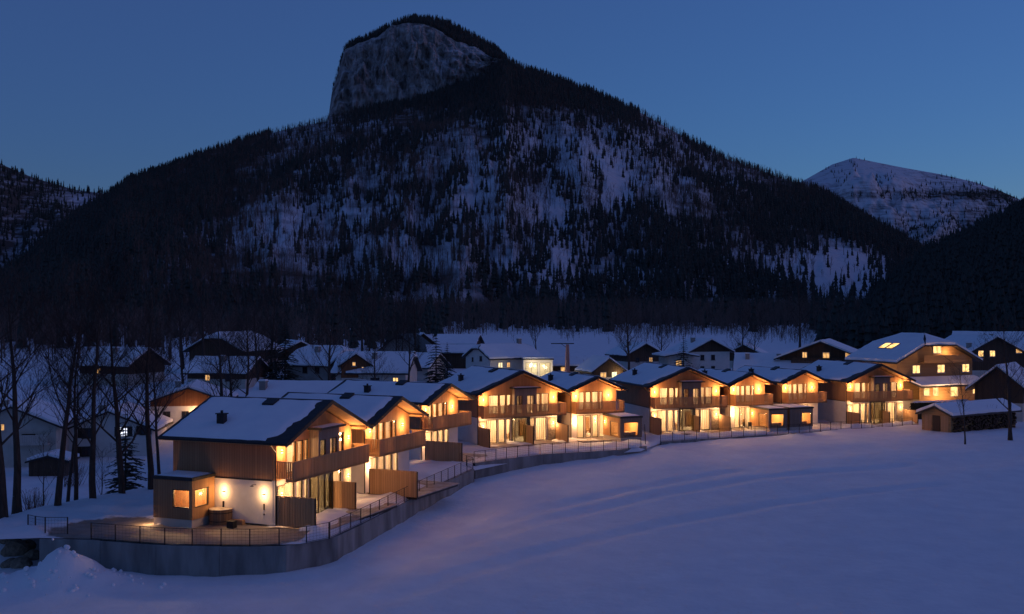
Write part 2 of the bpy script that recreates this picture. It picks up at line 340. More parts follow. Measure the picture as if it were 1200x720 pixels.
# ------------------------------------------------------------------ mountains
def curve(pts): 
    a = np.array(pts, float); return lambda x: np.interp(x, a[:,0], a[:,1])
def set_attr(me, name, val):
    a = me.attributes.new(name, 'FLOAT', 'POINT'); a.data.foreach_set('value', np.ascontiguousarray(val, dtype=np.float32))
def blob(px, py, cx, cy, rx, ry, a=1.0): return a*np.exp(-((px-cx)/rx)**2-((py-cy)/ry)**2)
def hill(name, x0, x1, n, ridge_y, ridge_d, foot_d, rows, relief, seed, snow_fn, power=1.12, back=.55, cliff=None):
    """heightfield from the valley floor to a ridge at its real distance, and down the far side"""
    px = np.linspace(x0, x1, n)
    if cliff: px = np.unique(np.concatenate([np.linspace(x0, 378, 200), np.linspace(379, 600, 190), np.linspace(601, x1, 210)])); n = len(px)
    yr, dr, df = ridge_y(px), ridge_d(px), foot_d(px)
    zr = CAMH - (yr-HOR)*dr/FPX
    up = np.linspace(0, 1, rows); P = []; RK = []
    zf = ground_z((px-600)*df/FPX, df) - 3
    for t in up:
        d = df + (dr-df)*t; z = zf + (zr-zf)*t**power
        rl = relief*(fbm(px*.022, d*.0016+t*1.5, seed, 5)-.5)*2*min(1, (1-t)*3)**1.5*min(1, t*8)
        P.append((px, d, z + rl*(zr-zf)/400)); RK.append(np.zeros(n))
    if cliff:
        cb, ct, c0, c1 = cliff                 # foot and lip of the rock face, in the same columns
        inside = (px >= c0) & (px <= c1); edge = np.clip(np.minimum(px-c0, c1-px)/8, 0, 1)
        P2, R2 = [], []
        for (p_, d, z), t in zip(P, up):       # the wooded slope ends at the foot of the face
            zb = CAMH - (cb(px)-HOR)*dr/FPX
            z2 = zf + (zb-zf)*t**power + (z - (zf+(zr-zf)*t**power))
            P2.append((px, d, np.where(inside, z2, z))); R2.append(np.zeros(n))
        zb = CAMH - (cb(px)-HOR)*dr/FPX; zt = CAMH - (ct(px)-HOR)*(dr+60)/FPX
        for k in np.linspace(.03, 1, 60):      # near-vertical fluted rock
            fl = 42*(fbm(px*.10+k*.6, k*2.2+px*0, 71, 5)-.5) + 40*(fbm(px*.03, k*4+px*.01, 75, 5)-.5) + 14*(fbm(px*.5, k*9, 79, 3)-.5)
            dg = px*.045 + k*2.6; fl = fl + 44*(np.abs(fbm(dg, px*.012-k*.7, 83, 4)-.5)-.12) - 26*np.abs((dg*1.3+.5*fbm(px*.06,k*3,87,3))%1-.5)
            d = dr + 55*k**1.3 + fl*edge*np.sin(math.pi*min(1, k*1.02))**.5
            z = zb + (zt-zb)*k
            P2.append((px, np.where(inside, d, dr+55*k), np.where(inside, z, zr-4*k))); R2.append(np.where(inside, 1.0, 0.))
        for k in np.linspace(.1, 1, 8):        # rounded wooded top behind the lip
            zz = CAMH - (yr-HOR)*(dr+60+140*k)/FPX
            d = dr + 55 + 145*k
            P2.append((px, d, np.where(inside, zt + (zz-zt)*np.sin(k*math.pi/2), zr-4-30*k))); R2.append(np.zeros(n))
        P, RK = P2, R2
    dl, zl = P[-1][1], P[-1][2]
    for k in (.12, .3, .6, 1.0):
        P.append((px, dl + (dr*back)*k, zl - (zl+5)*k*.95)); RK.append(np.zeros(n))
    A = np.array([[((p_-600)*d/FPX), d, z] for p_, d, z in P])            # rows, 3, n
    V = A.transpose(0, 2, 1).reshape(-1, 3)
    me = np_mesh(name, V, grid_quads(n, len(P)), M['mountain'], True)
    if cliff:
        rq = np.array(RK)[:-1,:-1].ravel() > .5; me.polygons.foreach_set('use_smooth', ~rq)
    vp = 600 + FPX*V[:,0]/V[:,1]; vy = HOR + FPX*(CAMH - V[:,2])/V[:,1]
    set_attr(me, 'snow', snow_fn(vp, vy)); set_attr(me, 'rock', np.array(RK).ravel())
    o = link(name, me); tag(o, kind='structure')
    return A, px, rows

RIDGE = curve([(-400,420),(-150,385),(0,325),(40,298),(70,268),(100,246),(130,227),(150,213),(170,206),(200,197),(250,176),(300,161),(340,151),(384,142),
               (386,130),(389,108),(397,82),(404,58),(410,53),(440,41),(458,31),(480,24),(500,24),(520,28),(550,42),(580,57),(592,68),(605,78),(640,89),
               (700,112),(750,132),(800,160),(850,186),(900,204),(950,220),(975,232),(1000,247),(1030,265),(1060,281),(1085,296),(1110,318),(1150,350),(1220,385),(1400,420)])
RD = curve([(-400,900),(0,1250),(130,1700),(380,1900),(600,1900),(900,1750),(1085,1450),(1220,1200),(1400,1100)])
FD = curve([(-400,300),(0,420),(300,520),(600,620),(950,680),(1100,700),(1400,700)])
CB = curve([(380,142),(386,137),(420,131),(480,119),(520,106),(560,92),(585,76),(592,70),(600,72)])
CT0 = curve([(380,142),(386,130),(389,108),(397,84),(404,60),(412,56),(440,44),(458,33),(480,27),(500,28),(515,38),(530,46),(560,58),(580,70),(592,72),(600,74)])
def CT(px): return CT0(px) + 9*(fbm(px*.07, px*0+3.3, 133, 4)-.5)*np.clip(np.minimum(px-392, 586-px)/14, 0, 1)
def main_snow(px, py):
    s = .34 + .16*sstep(250,330,px)*sstep(980,820,px)*sstep(110,165,py)*sstep(350,300,py)
    s += blob(px,py,690,170,90,55,.16) + blob(px,py,650,260,70,70,.13) + blob(px,py,570,215,50,40,.18) + blob(px,py,480,265,80,34,.15) + blob(px,py,345,275,70,30,.14) + blob(px,py,240,290,60,25,.18)
    s += blob(px,py,722,215,16,34,.6) + blob(px,py,655,300,14,60,.25) + blob(px,py,980,322,60,28,.55) + blob(px,py,1035,352,26,12,.5) + blob(px,py,470,370,16,22,.35)
    s += blob(px,py,820,200,60,30,.10) + .13*sstep(290,320,py)*sstep(380,460,px)*sstep(960,880,px) + blob(px,py,985,325,80,36,.3)
    s -= .16*sstep(140,95,py)
    onrock = (px>386)&(px<592)&(py<CB(px)-1)
    s = np.where(onrock, .28 + blob(px,py,558,58,30,9,.22) + blob(px,py,522,74,22,10,.17) + blob(px,py,441,100,5,14,.22), s)
    s = np.where(py > 380, np.maximum(s, .55), s)
    return np.clip(s, 0, 1)
MAIN = hill('mountain', -330, 1330, 480, RIDGE, RD, FD, 150, 26, 41, main_snow, 1.12, .5, (CB, CT, 386, 592))
LEFT = hill('left_mountain', -500, 300, 160, curve([(-500,110),(-100,160),(0,192),(30,205),(60,215),(90,223),(130,228),(200,232),(300,240)]), curve([(-500,2600),(300,3300)]),
            curve([(-500,1300),(300,2000)]), 60, 60, 51, lambda px,py: .34+blob(px,py,100,235,35,10,.28)+blob(px,py,40,290,26,14,.2)+blob(px,py,20,318,30,9,.25))
SNOWY = hill('snowy_peak', 800, 1500, 300, curve([(800,275),(900,232),(945,210),(975,193),(1000,185),(1020,189),(1060,197),(1100,204),(1140,213),(1170,223),(1200,236),(1300,270),(1500,330)]),
             curve([(800,4600),(1500,4300)]), curve([(800,2600),(1500,2600)]), 110, 95, 61,
             lambda px,py: .62+blob(px,py,1000,200,70,20,.12)-blob(px,py,1100,228,130,5,.25)-.14*sstep(238,290,py)-.16*sstep(1090,1180,px)*sstep(212,232,py), 1.0)
RIGHT = hill('right_hill', 960, 1700, 130, curve([(960,398),(1000,384),(1030,352),(1060,322),(1085,303),(1110,290),(1140,277),(1170,262),(1200,247),(1300,205),(1700,120)]),
             curve([(960,560),(1085,820),(1200,900),(1700,900)]), curve([(960,330),(1085,300),(1200,270),(1700,240)]), 70, 14, 81,
             lambda px,py: .22+blob(px,py,1122,348,10,8,.3), 1.0)

# ------------------------------------------------------------------ trees that cover the slopes
def conifer_proto(seed, tiers=5, sides=6):
    r = random.Random(seed); V = []; T = []
    for k in range(tiers):
        a = k/tiers; zb = .06 + .86*a; zt = min(1.0, zb + .36*(1-a*.5)); rad = .135*(1-a)**.85 + .02
        n0 = len(V); V.append((r.uniform(-.008,.008), r.uniform(-.008,.008), zt)); o = r.random()*6
        for i in range(sides):
            q = o + 2*math.pi*i/sides; rr = rad*r.uniform(.55, 1.3)
            V.append((rr*math.cos(q), rr*math.sin(q), zb + r.uniform(-.03,.03)))
        T += [(n0, n0+1+i, n0+1+(i+1)%sides) for i in range(sides)]
    return np.array(V), np.array(T)
def bare_proto(seed, nb=8):
    r = random.Random(seed); V = []; T = []
    def sliver(p, q, w):
        n0 = len(V); p, q = np.array(p), np.array(q); a = r.random()*6; s_ = np.array([math.cos(a), math.sin(a), 0])*w
        V.extend([p-s_, p+s_, q]); T.append((n0, n0+1, n0+2))
    for a in range(2): sliver((0,0,0), (r.uniform(-.03,.03), r.uniform(-.03,.03), .95), .016)
    for i in range(nb):
        h0 = r.uniform(.22,.75); a = r.random()*6.28; L = r.uniform(.12,.34)*(1.15-h0)
        q = (L*math.cos(a), L*math.sin(a), min(1.0, h0+r.uniform(.15,.35))); sliver((0,0,h0), q, .011)
        for j in range(2):
            b = r.random()*6.28; sliver(q if j else ((q[0])*.6,q[1]*.6,h0+(q[2]-h0)*.6), (q[0]+.08*math.cos(b), q[1]+.08*math.sin(b), q[2]+r.uniform(.02,.13)), .008)
    return np.array(V), np.array(T)
def sprinkle(name, label, cat, mat, protos, pts, hts, seed):
    g_ = np.random.default_rng(seed); Vs, Ts = [], []; off = 0
    which = g_.integers(0, len(protos), len(pts)); yaw = g_.random(len(pts))*6.283; wid = g_.uniform(.8, 1.25, len(pts))
    for k, (V, T) in enumerate(protos):
        m = which == k
        if not m.any(): continue
        c, s_ = np.cos(yaw[m])[:,None], np.sin(yaw[m])[:,None]; h = hts[m][:,None]; w_ = wid[m][:,None]*h
        x = (V[None,:,0]*c - V[None,:,1]*s_)*w_ + pts[m][:,0:1]; y = (V[None,:,0]*s_ + V[None,:,1]*c)*w_ + pts[m][:,1:2]
        z = V[None,:,2]*h + pts[m][:,2:3] - .5
        n = m.sum(); Vs.append(np.stack([x, y, z], -1).reshape(-1, 3))
        Ts.append((T[None] + (np.arange(n)*len(V))[:,None,None]).reshape(-1, 3) + off); off += n*len(V)
    o = link(name, np_mesh(name, np.concatenate(Vs), np.concatenate(Ts), mat)); tag(o, label, cat, kind='stuff'); return o
def scatter(surf, count, density, seed, rowmax=None):
    A, px, rows = surf; g_ = np.random.default_rng(seed); P = A.transpose(0, 2, 1)      # rows, n, 3
    if rowmax: P = P[:rowmax]
    a, b, c = P[:-1,:-1], P[1:,:-1], P[:-1,1:]
    cr = np.abs((b-a)[...,0]*(c-a)[...,1] - (b-a)[...,1]*(c-a)[...,0])                  # plan area
    w = cr.ravel(); idx = g_.choice(len(w), count, p=w/w.sum()); i, j = np.divmod(idx, P.shape[1]-1)
    u, v = g_.random(count)[:,None], g_.random(count)[:,None]
    p = P[i,j]*(1-u)*(1-v) + P[i+1,j]*u*(1-v) + P[i,j+1]*(1-u)*v + P[i+1,j+1]*u*v
    vp = 600 + FPX*p[:,0]/p[:,1]; vy = HOR + FPX*(CAMH-p[:,2])/p[:,1]
    keep = g_.random(count) < density(vp, vy, p)
    return p[keep]
CON = [conifer_proto(s) for s in range(8)]; BARE = [bare_proto(s) for s in range(8)]
def clump(p, sc, seed): return fbm(p[:,0]*sc, p[:,1]*sc*.35, seed, 3)
def dens_con(px, py, p):
    s = main_snow(px, py + 4); k = clump(p, .012, 91)
    k2 = clump(p, .05, 93); d = np.clip(.76 - 1.1*s + 1.7*(k-.5) + 1.3*(k2-.5) + .45*sstep(150,100,py) + .05*sstep(300,350,py) + .35*sstep(330,180,px) + .35*sstep(820,930,px), .05, 1)*(1-.9*np.clip(blob(px,py,985,326,78,38,1)+blob(px,py,722,215,14,34,1),0,1))
    d *= np.where((px>384)&(px<594)&(py<CB(px)+1)&(py>CT(px)), 0, 1)
    return d*sstep(395, 380, py)*np.where((px>560)&(px<960)&(py>372), .3, 1)
def dens_bare(px, py, p):
    s = main_snow(px, py + 4); k = clump(p, .02, 95)
    d = np.clip(1.15 - .95*s + 1.5*(k-.5) - .35*sstep(300,330,py)*sstep(380,450,px)*sstep(980,920,px), .12, 1)*(1-.8*np.clip(blob(px,py,985,326,78,38,1)+blob(px,py,722,215,14,34,1),0,1))
    d *= np.where((px>384)&(px<594)&(py<CB(px)+1)&(py>CT(px)), 0, 1)
    return d*sstep(398, 384, py)*np.where((px>560)&(px<960)&(py>374), .25, 1)
nrow = 150 + 60 + 8
pc = scatter(MAIN, 74000, dens_con, 1, nrow); pc = pc[np.abs(pc[:,0]/pc[:,1]) < .62]
sprinkle('conifer_forest', 'dark conifer forest covering the big mountain below and around its rock face', 'forest', M['needle'], CON, pc, nr.uniform(7, 17, len(pc))*(.75+.5*clump(pc,.01,92)), 5)
pb = scatter(MAIN, 80000, dens_bare, 2, nrow); pb = pb[np.abs(pb[:,0]/pb[:,1]) < .62]
sprinkle('bare_forest', 'leafless brown woodland between the conifers on the big mountain', 'forest', M['twig'], BARE, pb, nr.uniform(7, 15, len(pb)), 6)
pr = scatter(RIGHT, 12000, lambda px,py,p: np.clip(1.15-blob(px,py,1122,348,10,7,1.2), 0, 1), 3, 70); pr = pr[np.abs(pr[:,0]/pr[:,1]) < .62]
sprinkle('hillside_forest', 'black conifer forest on the near hill at the right edge', 'forest', M['needle'], CON, pr, nr.uniform(8, 16, len(pr)), 7)
pl = scatter(LEFT, 9000, lambda px,py,p: np.clip(.95-blob(px,py,100,235,35,9,.5), 0, 1), 4, 62); pl = pl[np.abs(pl[:,0]/pl[:,1]) < .62]
sprinkle('distant_forest', 'distant dark forest on the mountain at the left edge', 'forest', M['needle'], CON, pl, nr.uniform(14, 26, len(pl)), 8)
ps = scatter(SNOWY, 20000, lambda px,py,p: np.clip(.0+blob(px,py,1090,229,130,4,.7)+.8*np.clip(fbm(px*.05,py*.06,5,3)-.5,0,1)+.6*sstep(240,275,py)+.8*sstep(1110,1190,px)*sstep(212,235,py), 0, 1), 9, 110); ps = ps[np.abs(ps[:,0]/ps[:,1]) < .62]
sprinkle('peak_forest', 'thin tree bands crossing the far snow covered peak', 'forest', M['needle'], CON, ps, nr.uniform(9, 20, len(ps)), 9)
# woodland on the valley floor in front of the slope, left of the village
def valley_wood(n, seed, x0, x1, d0, d1, keep=None):
    g_ = np.random.default_rng(seed); d = np.sqrt(g_.uniform(d0*d0, d1*d1, n)); px = g_.uniform(x0, x1, n)
    x = (px-600)*d/FPX; z = ground_z(x, d); p = np.stack([x, d, z], 1)
    if keep is not None: p = p[keep(px, d, g_)]
    return p
pv = valley_wood(1700, 12, -200, 480, 230, 520, lambda px,d,g_: g_.random(len(px)) < np.clip(1.1-.6*sstep(300,480,px), 0, 1))
sprinkle('valley_woodland', 'leafless brown woodland behind the houses at the left', 'forest', M['twig'], BARE, pv, nr.uniform(6, 12, len(pv)), 13)
pv = valley_wood(620, 14, -200, 520, 300, 560, None)
sprinkle('valley_conifers', 'dark conifers mixed into the woodland behind the left houses', 'forest', M['needle'], CON, pv, nr.uniform(7, 14, len(pv)), 15)
pv = valley_wood(4200, 16, 430, 1010, 370, 680, lambda px,d,g_: g_.random(len(px)) < np.clip((d-400)/60 + 2.2*(fbm(px*.02,d*.006,44,3)-.5), 0, 1)*np.clip(1.2-(d-400)/400,.3,1))
sprinkle('meadow_edge_trees', 'leafless trees and scrub along the top edge of the snowy meadow', 'forest', M['twig'], BARE, pv, nr.uniform(.5, 1.05, len(pv))*np.clip(3+(pv[:,1]-375)*.09, 3, 15), 17)
pv = valley_wood(2600, 22, 430, 1010, 345, 450, lambda px,d,g_: g_.random(len(px)) < np.clip(.35+(d-400)/90 + 2.6*(fbm(px*.03,d*.01,48,3)-.5), 0, 1))
sprinkle('meadow_scrub', 'low leafless scrub at the upper edge of the snowy meadow', 'scrub', M['twig'], BARE, pv, nr.uniform(1.5, 5, len(pv)), 23)
pv = valley_wood(600, 18, 430, 1010, 420, 680, lambda px,d,g_: g_.random(len(px)) < np.clip((d-430)/90 + 2.0*(fbm(px*.03,d*.006,46,3)-.5), 0, 1))
sprinkle('meadow_edge_conifers', 'dark conifers at the foot of the mountain above the snowy meadow', 'forest', M['needle'], CON, pv, nr.uniform(7, 18, len(pv)), 19)
# ------------------------------------------------------------------ terrace behind the retaining wall
def inward(pts, d):                            # shift a polyline to its left (towards the houses)
    out = []
    for i, p in enumerate(pts):
        a = pts[max(i-1,0)]; b = pts[min(i+1,len(pts)-1)]; t = Vector((b[0]-a[0], b[1]-a[1])).normalized()
        out.append((p[0]-t.y*d, p[1]+t.x*d))
    return out
edge = inward([(p.x, p.y) for p in WALL], .12) + inward([(p.x, p.y) for p in WALL2], .12)[1:] + inward([(p.x, p.y) for p in WALL3], .12)
poly = [(-34.5, 63.2)] + edge + [(52, 131), (50, 152), (10, 138), (-14, 112), (-26, 88), (-31, 80), (-35, 72)]
def inside(px, py, pl):
    c = np.zeros(np.shape(px), bool)
    for i in range(len(pl)):
        (ax, ay), (bx, by) = pl[i], pl[i-1]
        m = ((ay > py) != (by > py)) & (px < (bx-ax)*(py-ay)/(by-ay+1e-12)+ax); c ^= m
    return c
BARE_SPOTS = []                                # swept or trodden ground: x, y, radius
def poly_dist(x, y, pl):
    best = np.full(np.shape(x), 1e9)
    for (ax, ay), (bx, by) in zip(pl[:-1], pl[1:]):
        dx, dy = bx-ax, by-ay; t = np.clip(((x-ax)*dx+(y-ay)*dy)/(dx*dx+dy*dy+1e-9), 0, 1)
        best = np.minimum(best, np.hypot(x-ax-t*dx, y-ay-t*dy))
    return best
A_DIR = 69.0
def a_local(u, v):                             # a point in the nearest house's own axes
    c, s_ = math.cos(R(A_DIR)), math.sin(R(A_DIR)); return (-14.4 + c*u - s_*v, 65.2 + s_*u + c*v)
gx, gy = np.meshgrid(np.arange(-34, 53, .42), np.arange(60, 152, .42)); gx, gy = gx.ravel(), gy.ravel()
near = (gy < 134) & inside(gx, gy, poly); gx, gy = gx[near], gy[near]
ok = poly_dist(gx, gy, poly + [poly[0]]) > .3; gx, gy = gx[ok], gy[ok]
pts2 = [Vector(p) for p in poly] + [Vector((a, b)) for a, b in zip(gx, gy)]
cdt = geometry.delaunay_2d_cdt(pts2, [], [list(range(len(poly)))], 1, 1e-5)
tv = np.array([(p.x, p.y) for p in cdt[0]]); tf = cdt[2]
de = poly_dist(tv[:,0], tv[:,1], edge)
yard = np.ones(len(tv))                        # 1 = snow left lying, 0 = cleared yard round the tub
for u, v, r in [(-3.5,3,4.2),(-5.5,9,4.0),(-8.2,6,3.6),(-6.5,2,3.4),(-9.5,11,3.5),(-9.5,2.5,3.2),(-1.5,.5,2.6),(-2,6,3.4),(-1,4,3.2),(-3.5,11,3.6),(-12,13,3.2)]:
    cx_, cy_ = a_local(u, v); yard = np.minimum(yard, sstep(r-.7, r+.6, np.hypot(tv[:,0]-cx_, tv[:,1]-cy_) + 1.0*(fbm(tv[:,0]*.9, tv[:,1]*.9, 3, 3)-.5)*2))
lump = fbm(tv[:,0]*.55, tv[:,1]*.55, 8, 4)
th = -.12 + yard*(.05 + .85*np.clip(lump-.42, 0, 1)*sstep(0,1.2,de) + .22*np.exp(-((de-1.5)/1.0)**2)*lump)
th[:len(poly)] = np.where(np.arange(len(poly)) < len(poly), -.25, 0)
me = bpy.data.meshes.new('terrace'); me.from_pydata([(a, b, c) for (a, b), c in zip(tv, th)], [], tf); me.update()
me.polygons.foreach_set('use_smooth', [True]*len(me.polygons)); set_attr(me, 'snow', yard)
m, n_, l_, b_ = new_mat('terrace_ground')
at_ = n_.new('ShaderNodeAttribute'); at_.attribute_name = 'snow'
tc_ = n_.new('ShaderNodeTexCoord'); nz_ = n_.new('ShaderNodeTexNoise'); nz_.inputs['Scale'].default_value = 1.4; nz_.inputs['Detail'].default_value = 7; l_.new(tc_.outputs['Object'], nz_.inputs['Vector'])
ad_ = n_.new('ShaderNodeMath'); ad_.operation = 'ADD'; l_.new(at_.outputs['Fac'], ad_.inputs[0]); l_.new(nz_.outputs[0], ad_.inputs[1])
mr_ = n_.new('ShaderNodeMapRange'); mr_.inputs[1].default_value = .88; mr_.inputs[2].default_value = 1.12; l_.new(ad_.outputs[0], mr_.inputs[0])
mx_ = n_.new('ShaderNodeMix'); mx_.data_type = 'RGBA'; l_.new(mr_.outputs[0], mx_.inputs[0])
rp_ = n_.new('ShaderNodeValToRGB'); rp_.color_ramp.elements[0].color = (.15,.125,.10,1); rp_.color_ramp.elements[1].color = (.36,.32,.28,1); l_.new(nz_.outputs[0], rp_.inputs[0])
l_.new(rp_.outputs[0], mx_.inputs[6]); mx_.inputs[7].default_value = (.82,.83,.86,1); l_.new(mx_.outputs[2], b_.inputs['Base Color']); b_.inputs['Roughness'].default_value = .8
bp_ = n_.new('ShaderNodeBump'); bp_.inputs['Strength'].default_value = .4; bp_.inputs['Distance'].default_value = .15; l_.new(nz_.outputs[0], bp_.inputs['Height']); l_.new(bp_.outputs[0], b_.inputs['Normal'])
me.materials.append(m); tag(link('terrace', me), kind='structure')

# ------------------------------------------------------------------ retaining walls of cast panels, fences on top
def resample(pts, step):
    out = [Vector(pts[0])]; P = [Vector(p) for p in pts]
    seg = [(b-a).length for a, b in zip(P[:-1], P[1:])]; L = sum(seg); n = max(1, round(L/step))
    for k in range(1, n+1):
        s_ = L*k/n; i = 0
        while i < len(seg)-1 and s_ > seg[i]: s_ -= seg[i]; i += 1
        out.append(P[i].lerp(P[i+1], min(1, s_/seg[i])))
    return out
def retaining(label, pts, panel=4.2, thick=.3, depth=3.4):
    q = resample(pts, panel); root = empty('retaining_wall', (q[0].x, q[0].y, 0)); tag(root, label, 'wall')
    o = Vector((q[0].x, q[0].y, 0)); core = MB()
    for i, (a, b) in enumerate(zip(q[:-1], q[1:])):
        t = (b-a); t.z = 0; t.normalize(); nrm = Vector((-t.y, t.x, 0)); dz = -.015*(i % 2)
        a2, b2 = a - o + t*.012, b - o - t*.012
        top = [a2, b2, b2+nrm*thick, a2+nrm*thick]
        MB().slab([p + Vector((0,0,dz)) for p in top], depth).build('wall_panel', M['concrete'], root)
        c0, c1 = a - o + nrm*.03, b - o + nrm*.03
        core.slab([p - Vector((0,0,.04)) for p in (c0, c1, c1+nrm*(thick-.06), c0+nrm*(thick-.06))], depth)
    core.build('wall_core', M['dark_metal'], root); return root
retaining('curved concrete retaining wall below the nearest chalets', WALL, 4.0)
retaining('straight concrete retaining wall below the middle chalets', WALL2, 4.4)
retaining('low concrete wall edging the farther terraces', WALL3, 5.0, depth=1.6)
retw = MB()
def fence(label, pts, step=1.9, h=1.05, off=.15, base=0.0):
    q = resample(pts, step); q = [Vector((*p, z)) for p, z in zip(inward([(v.x, v.y) for v in q], off), [v.z+base for v in q])]
    root = empty('terrace_fence', (q[0].x, q[0].y, 0)); tag(root, label, 'fence'); o = Vector((q[0].x, q[0].y, 0))
    post = MB().box(-.03,.03,-.03,.03,0,h).mesh('post', M['dark_metal'])
    for p in q: link('post', post, root).location = p - o
    rl = MB(); rl2 = MB(); wr = MB()
    for a, b in zip(q[:-1], q[1:]):
        up = Vector((0,0,1)); rl.bar(a-o+up*(h-.02), b-o+up*(h-.02), .03, .03); rl2.bar(a-o+up*.08, b-o+up*.08, .025, .025)
        for k in range(1, 6): wr.tube(a-o+up*(h*k/6), b-o+up*(h*k/6), .006, n=3, cap=False)
        nb = 7
        for k in range(1, nb):
            m_ = (a-o).lerp(b-o, k/nb); wr.tube(m_+up*.08, m_+up*(h-.02), .005, n=3, cap=False)
    rl.build('rail', M['dark_metal'], root); rl2.build('rail', M['dark_metal'], root); wr.build('wire_mesh', M['dark_metal'], root)
fence('dark wire fence on the curved wall around the hot tub yard', WALL[1:6], 1.75)
fence('dark wire fence climbing along the wall past the nearest chalets', WALL[5:], 1.6)
fence('dark wire fence on the straight wall in front of the middle chalets', WALL2[:-1], 1.45)
fence('dark wire fence on the low wall in front of the farther chalets', WALL3, 1.6)
fence('short dark fence stepping up between the middle terraces', [WALL2[-1]+Vector((0,0,.2)), world_at(757,508,.15)], 1.6)
fence('short dark fence closing the end of the curved wall', [WALL[-1], world_at(520,537,0)], 1.5)
fence('dark fence at the far left end of the retaining wall', [world_at(30,626,-.5), world_at(46,630,-.3), world_at(78,630,-.3)], 1.5, 1.25)

# ------------------------------------------------------------------ roof snow with soft uneven edges
def snow_sheet(mb, a, b, c, d, inset, T, seed, nu=26, nv=12, bare=None):
    """a-b along the eave, d-c along the ridge; inset = (eave, ridge, start, end) in metres"""
    a, b, c, d = map(Vector, (a, b, c, d)); L = (b-a).length; W_ = (d-a).length; g_ = random.Random(seed); ox = g_.random()*50
    nn = noise.noise; base = len(mb.v); vs = []; fs = []
    for j in range(nv+1):
        for i in range(nu+1):
            u, v = i/nu, j/nv
            e0 = inset[0]*(.7+.6*abs(nn((ox+u*L*.5, 1, 0)))) ; e1 = inset[1]*(.8+.5*nn((ox+u*L*.6, 7, 0)))
            s0 = inset[2]*(.6+1.1*abs(nn((ox, v*W_*.6, 3)))) ; s1 = inset[3]*(.75+.6*abs(nn((ox, v*W_*.8, 9)))+.25*abs(nn((ox, v*W_*2.5, 4))))
            if bare: s1 += bare(v)
            uu = (s0 + (L-s0-s1)*u)/L; vv = (e0 + (W_-e0-e1)*v)/W_
            p = a.lerp(b, uu).lerp(d.lerp(c, uu), vv)
            ed = min(u*L, (1-u)*L, v*W_, (1-v)*W_)
            t = T*(min(1, ed/.5)**.5 if ed > 0 else 0) * (.85+.3*nn((ox+uu*L*.4, vv*W_*.5, 2)))
            vs.append(p + Vector((0,0,t+.012)))
    fs = [(j*(nu+1)+i, j*(nu+1)+i+1, (j+1)*(nu+1)+i+1, (j+1)*(nu+1)+i) for j in range(nv) for i in range(nu)]
    mb.add(vs, fs)

# ------------------------------------------------------------------ the lit chalets
def sconce(parent, x, y, z, watts=10):
    s_ = MB().box(x-.06, x+.06, y-.13, y-.01, z-.05, z+.05).build('wall_lamp', M['dark_metal'], parent)
    MB().box(x-.04, x+.04, y-.115, y-.035, z+.052, z+.10).build('bulb', M['bulb'], s_); MB().box(x-.04, x+.04, y-.115, y-.035, z-.10, z-.052).build('bulb', M['bulb'], s_)
    lamp('lamp_light', (x, y-.45, z+.25), watts, .12, s_); lamp('lamp_light', (x, y-.38, z-.2), watts*.8, .10, s_)
def side_sconce(parent, x, y, z, watts=10):    # on a wall facing -x
    s_ = MB().box(x-.13, x-.01, y-.06, y+.06, z-.05, z+.05).build('wall_lamp', M['dark_metal'], parent)
    MB().box(x-.115, x-.035, y-.04, y+.04, z+.052, z+.10).build('bulb', M['bulb'], s_); MB().box(x-.115, x-.035, y-.04, y+.04, z-.10, z-.052).build('bulb', M['bulb'], s_)
    lamp('lamp_light', (x-.32, y, z+.2), watts, .10, s_); lamp('lamp_light', (x-.32, y, z-.2), watts*.8, .10, s_)
def wavy(mb, x0, x1, y, z0, z1, seed):         # hanging curtain with folds
    n = 14; vs = []
    for i in range(n+1):
        x = x0 + (x1-x0)*i/n; yy = y + .035*math.sin(i*2.3+seed) 
        vs += [(x, yy, z0), (x, yy, z1)]
    mb.add(vs, [(2*i, 2*i+2, 2*i+3, 2*i+1) for i in range(n)])
def window(parent, x0, x1, y, z0, z1, curtain, tinted=False, seed=0, mull=False, sc=(0,1)):
    fr = MB(); t = .055
    for q in ((x0,x1,z0,z0+t),(x0,x1,z1-t,z1),(x0,x0+t,z0+t,z1-t),(x1-t,x1,z0+t,z1-t)): fr.box(q[0],q[1],y-.03,y+.07,q[2],q[3])
    if mull: fr.box((x0+x1)/2-.03,(x0+x1)/2+.03,y-.025,y+.065,z0+t,z1-t)
    w_ = fr.build('window', M['frame'], parent)
    MB().box(x0+t,x1-t,y+.015,y+.03,z0+t,z1-t).build('pane', M['smoked' if tinted else 'glass'], w_)
    if curtain:
        c_ = MB(); wavy(c_, x0+.02+(x1-x0)*sc[0], x0-.02+(x1-x0)*sc[1], y+.22, z0+.02, z1-.02, seed); c_.build('curtain', M['curtain'], w_)
    return w_
def wall_with_openings(mb, x0, x1, y0, y1, z0, z1, holes):
    xs_ = x0
    for a, b, za, zb in sorted(holes):
        if a > xs_ + 1e-4: mb.box(xs_, a, y0, y1, z0, z1)
        if za > z0 + 1e-4: mb.box(a, b, y0, y1, z0, za)
        if zb < z1 - 1e-4: mb.box(a, b, y0, y1, zb, z1)
        xs_ = b
    if xs_ < x1 - 1e-4: mb.box(xs_, x1, y0, y1, z0, z1)
def chair(mb, x, y, z, a):
    c, s_ = math.cos(a), math.sin(a)
    def rb(x0,x1,y0,y1,z0,z1):
        q = MB().box(x0,x1,y0,y1,z0,z1); mb.add([(x+c*p[0]-s_*p[1], y+s_*p[0]+c*p[1], z+p[2]) for p in q.v], q.f)
    rb(-.22,.22,-.22,.22,.42,.47); rb(-.22,.22,.18,.22,.47,.95)
    for i in (-.2,.17):
        for j in (-.2,.17): rb(i,i+.03,j,j+.03,0,.42)
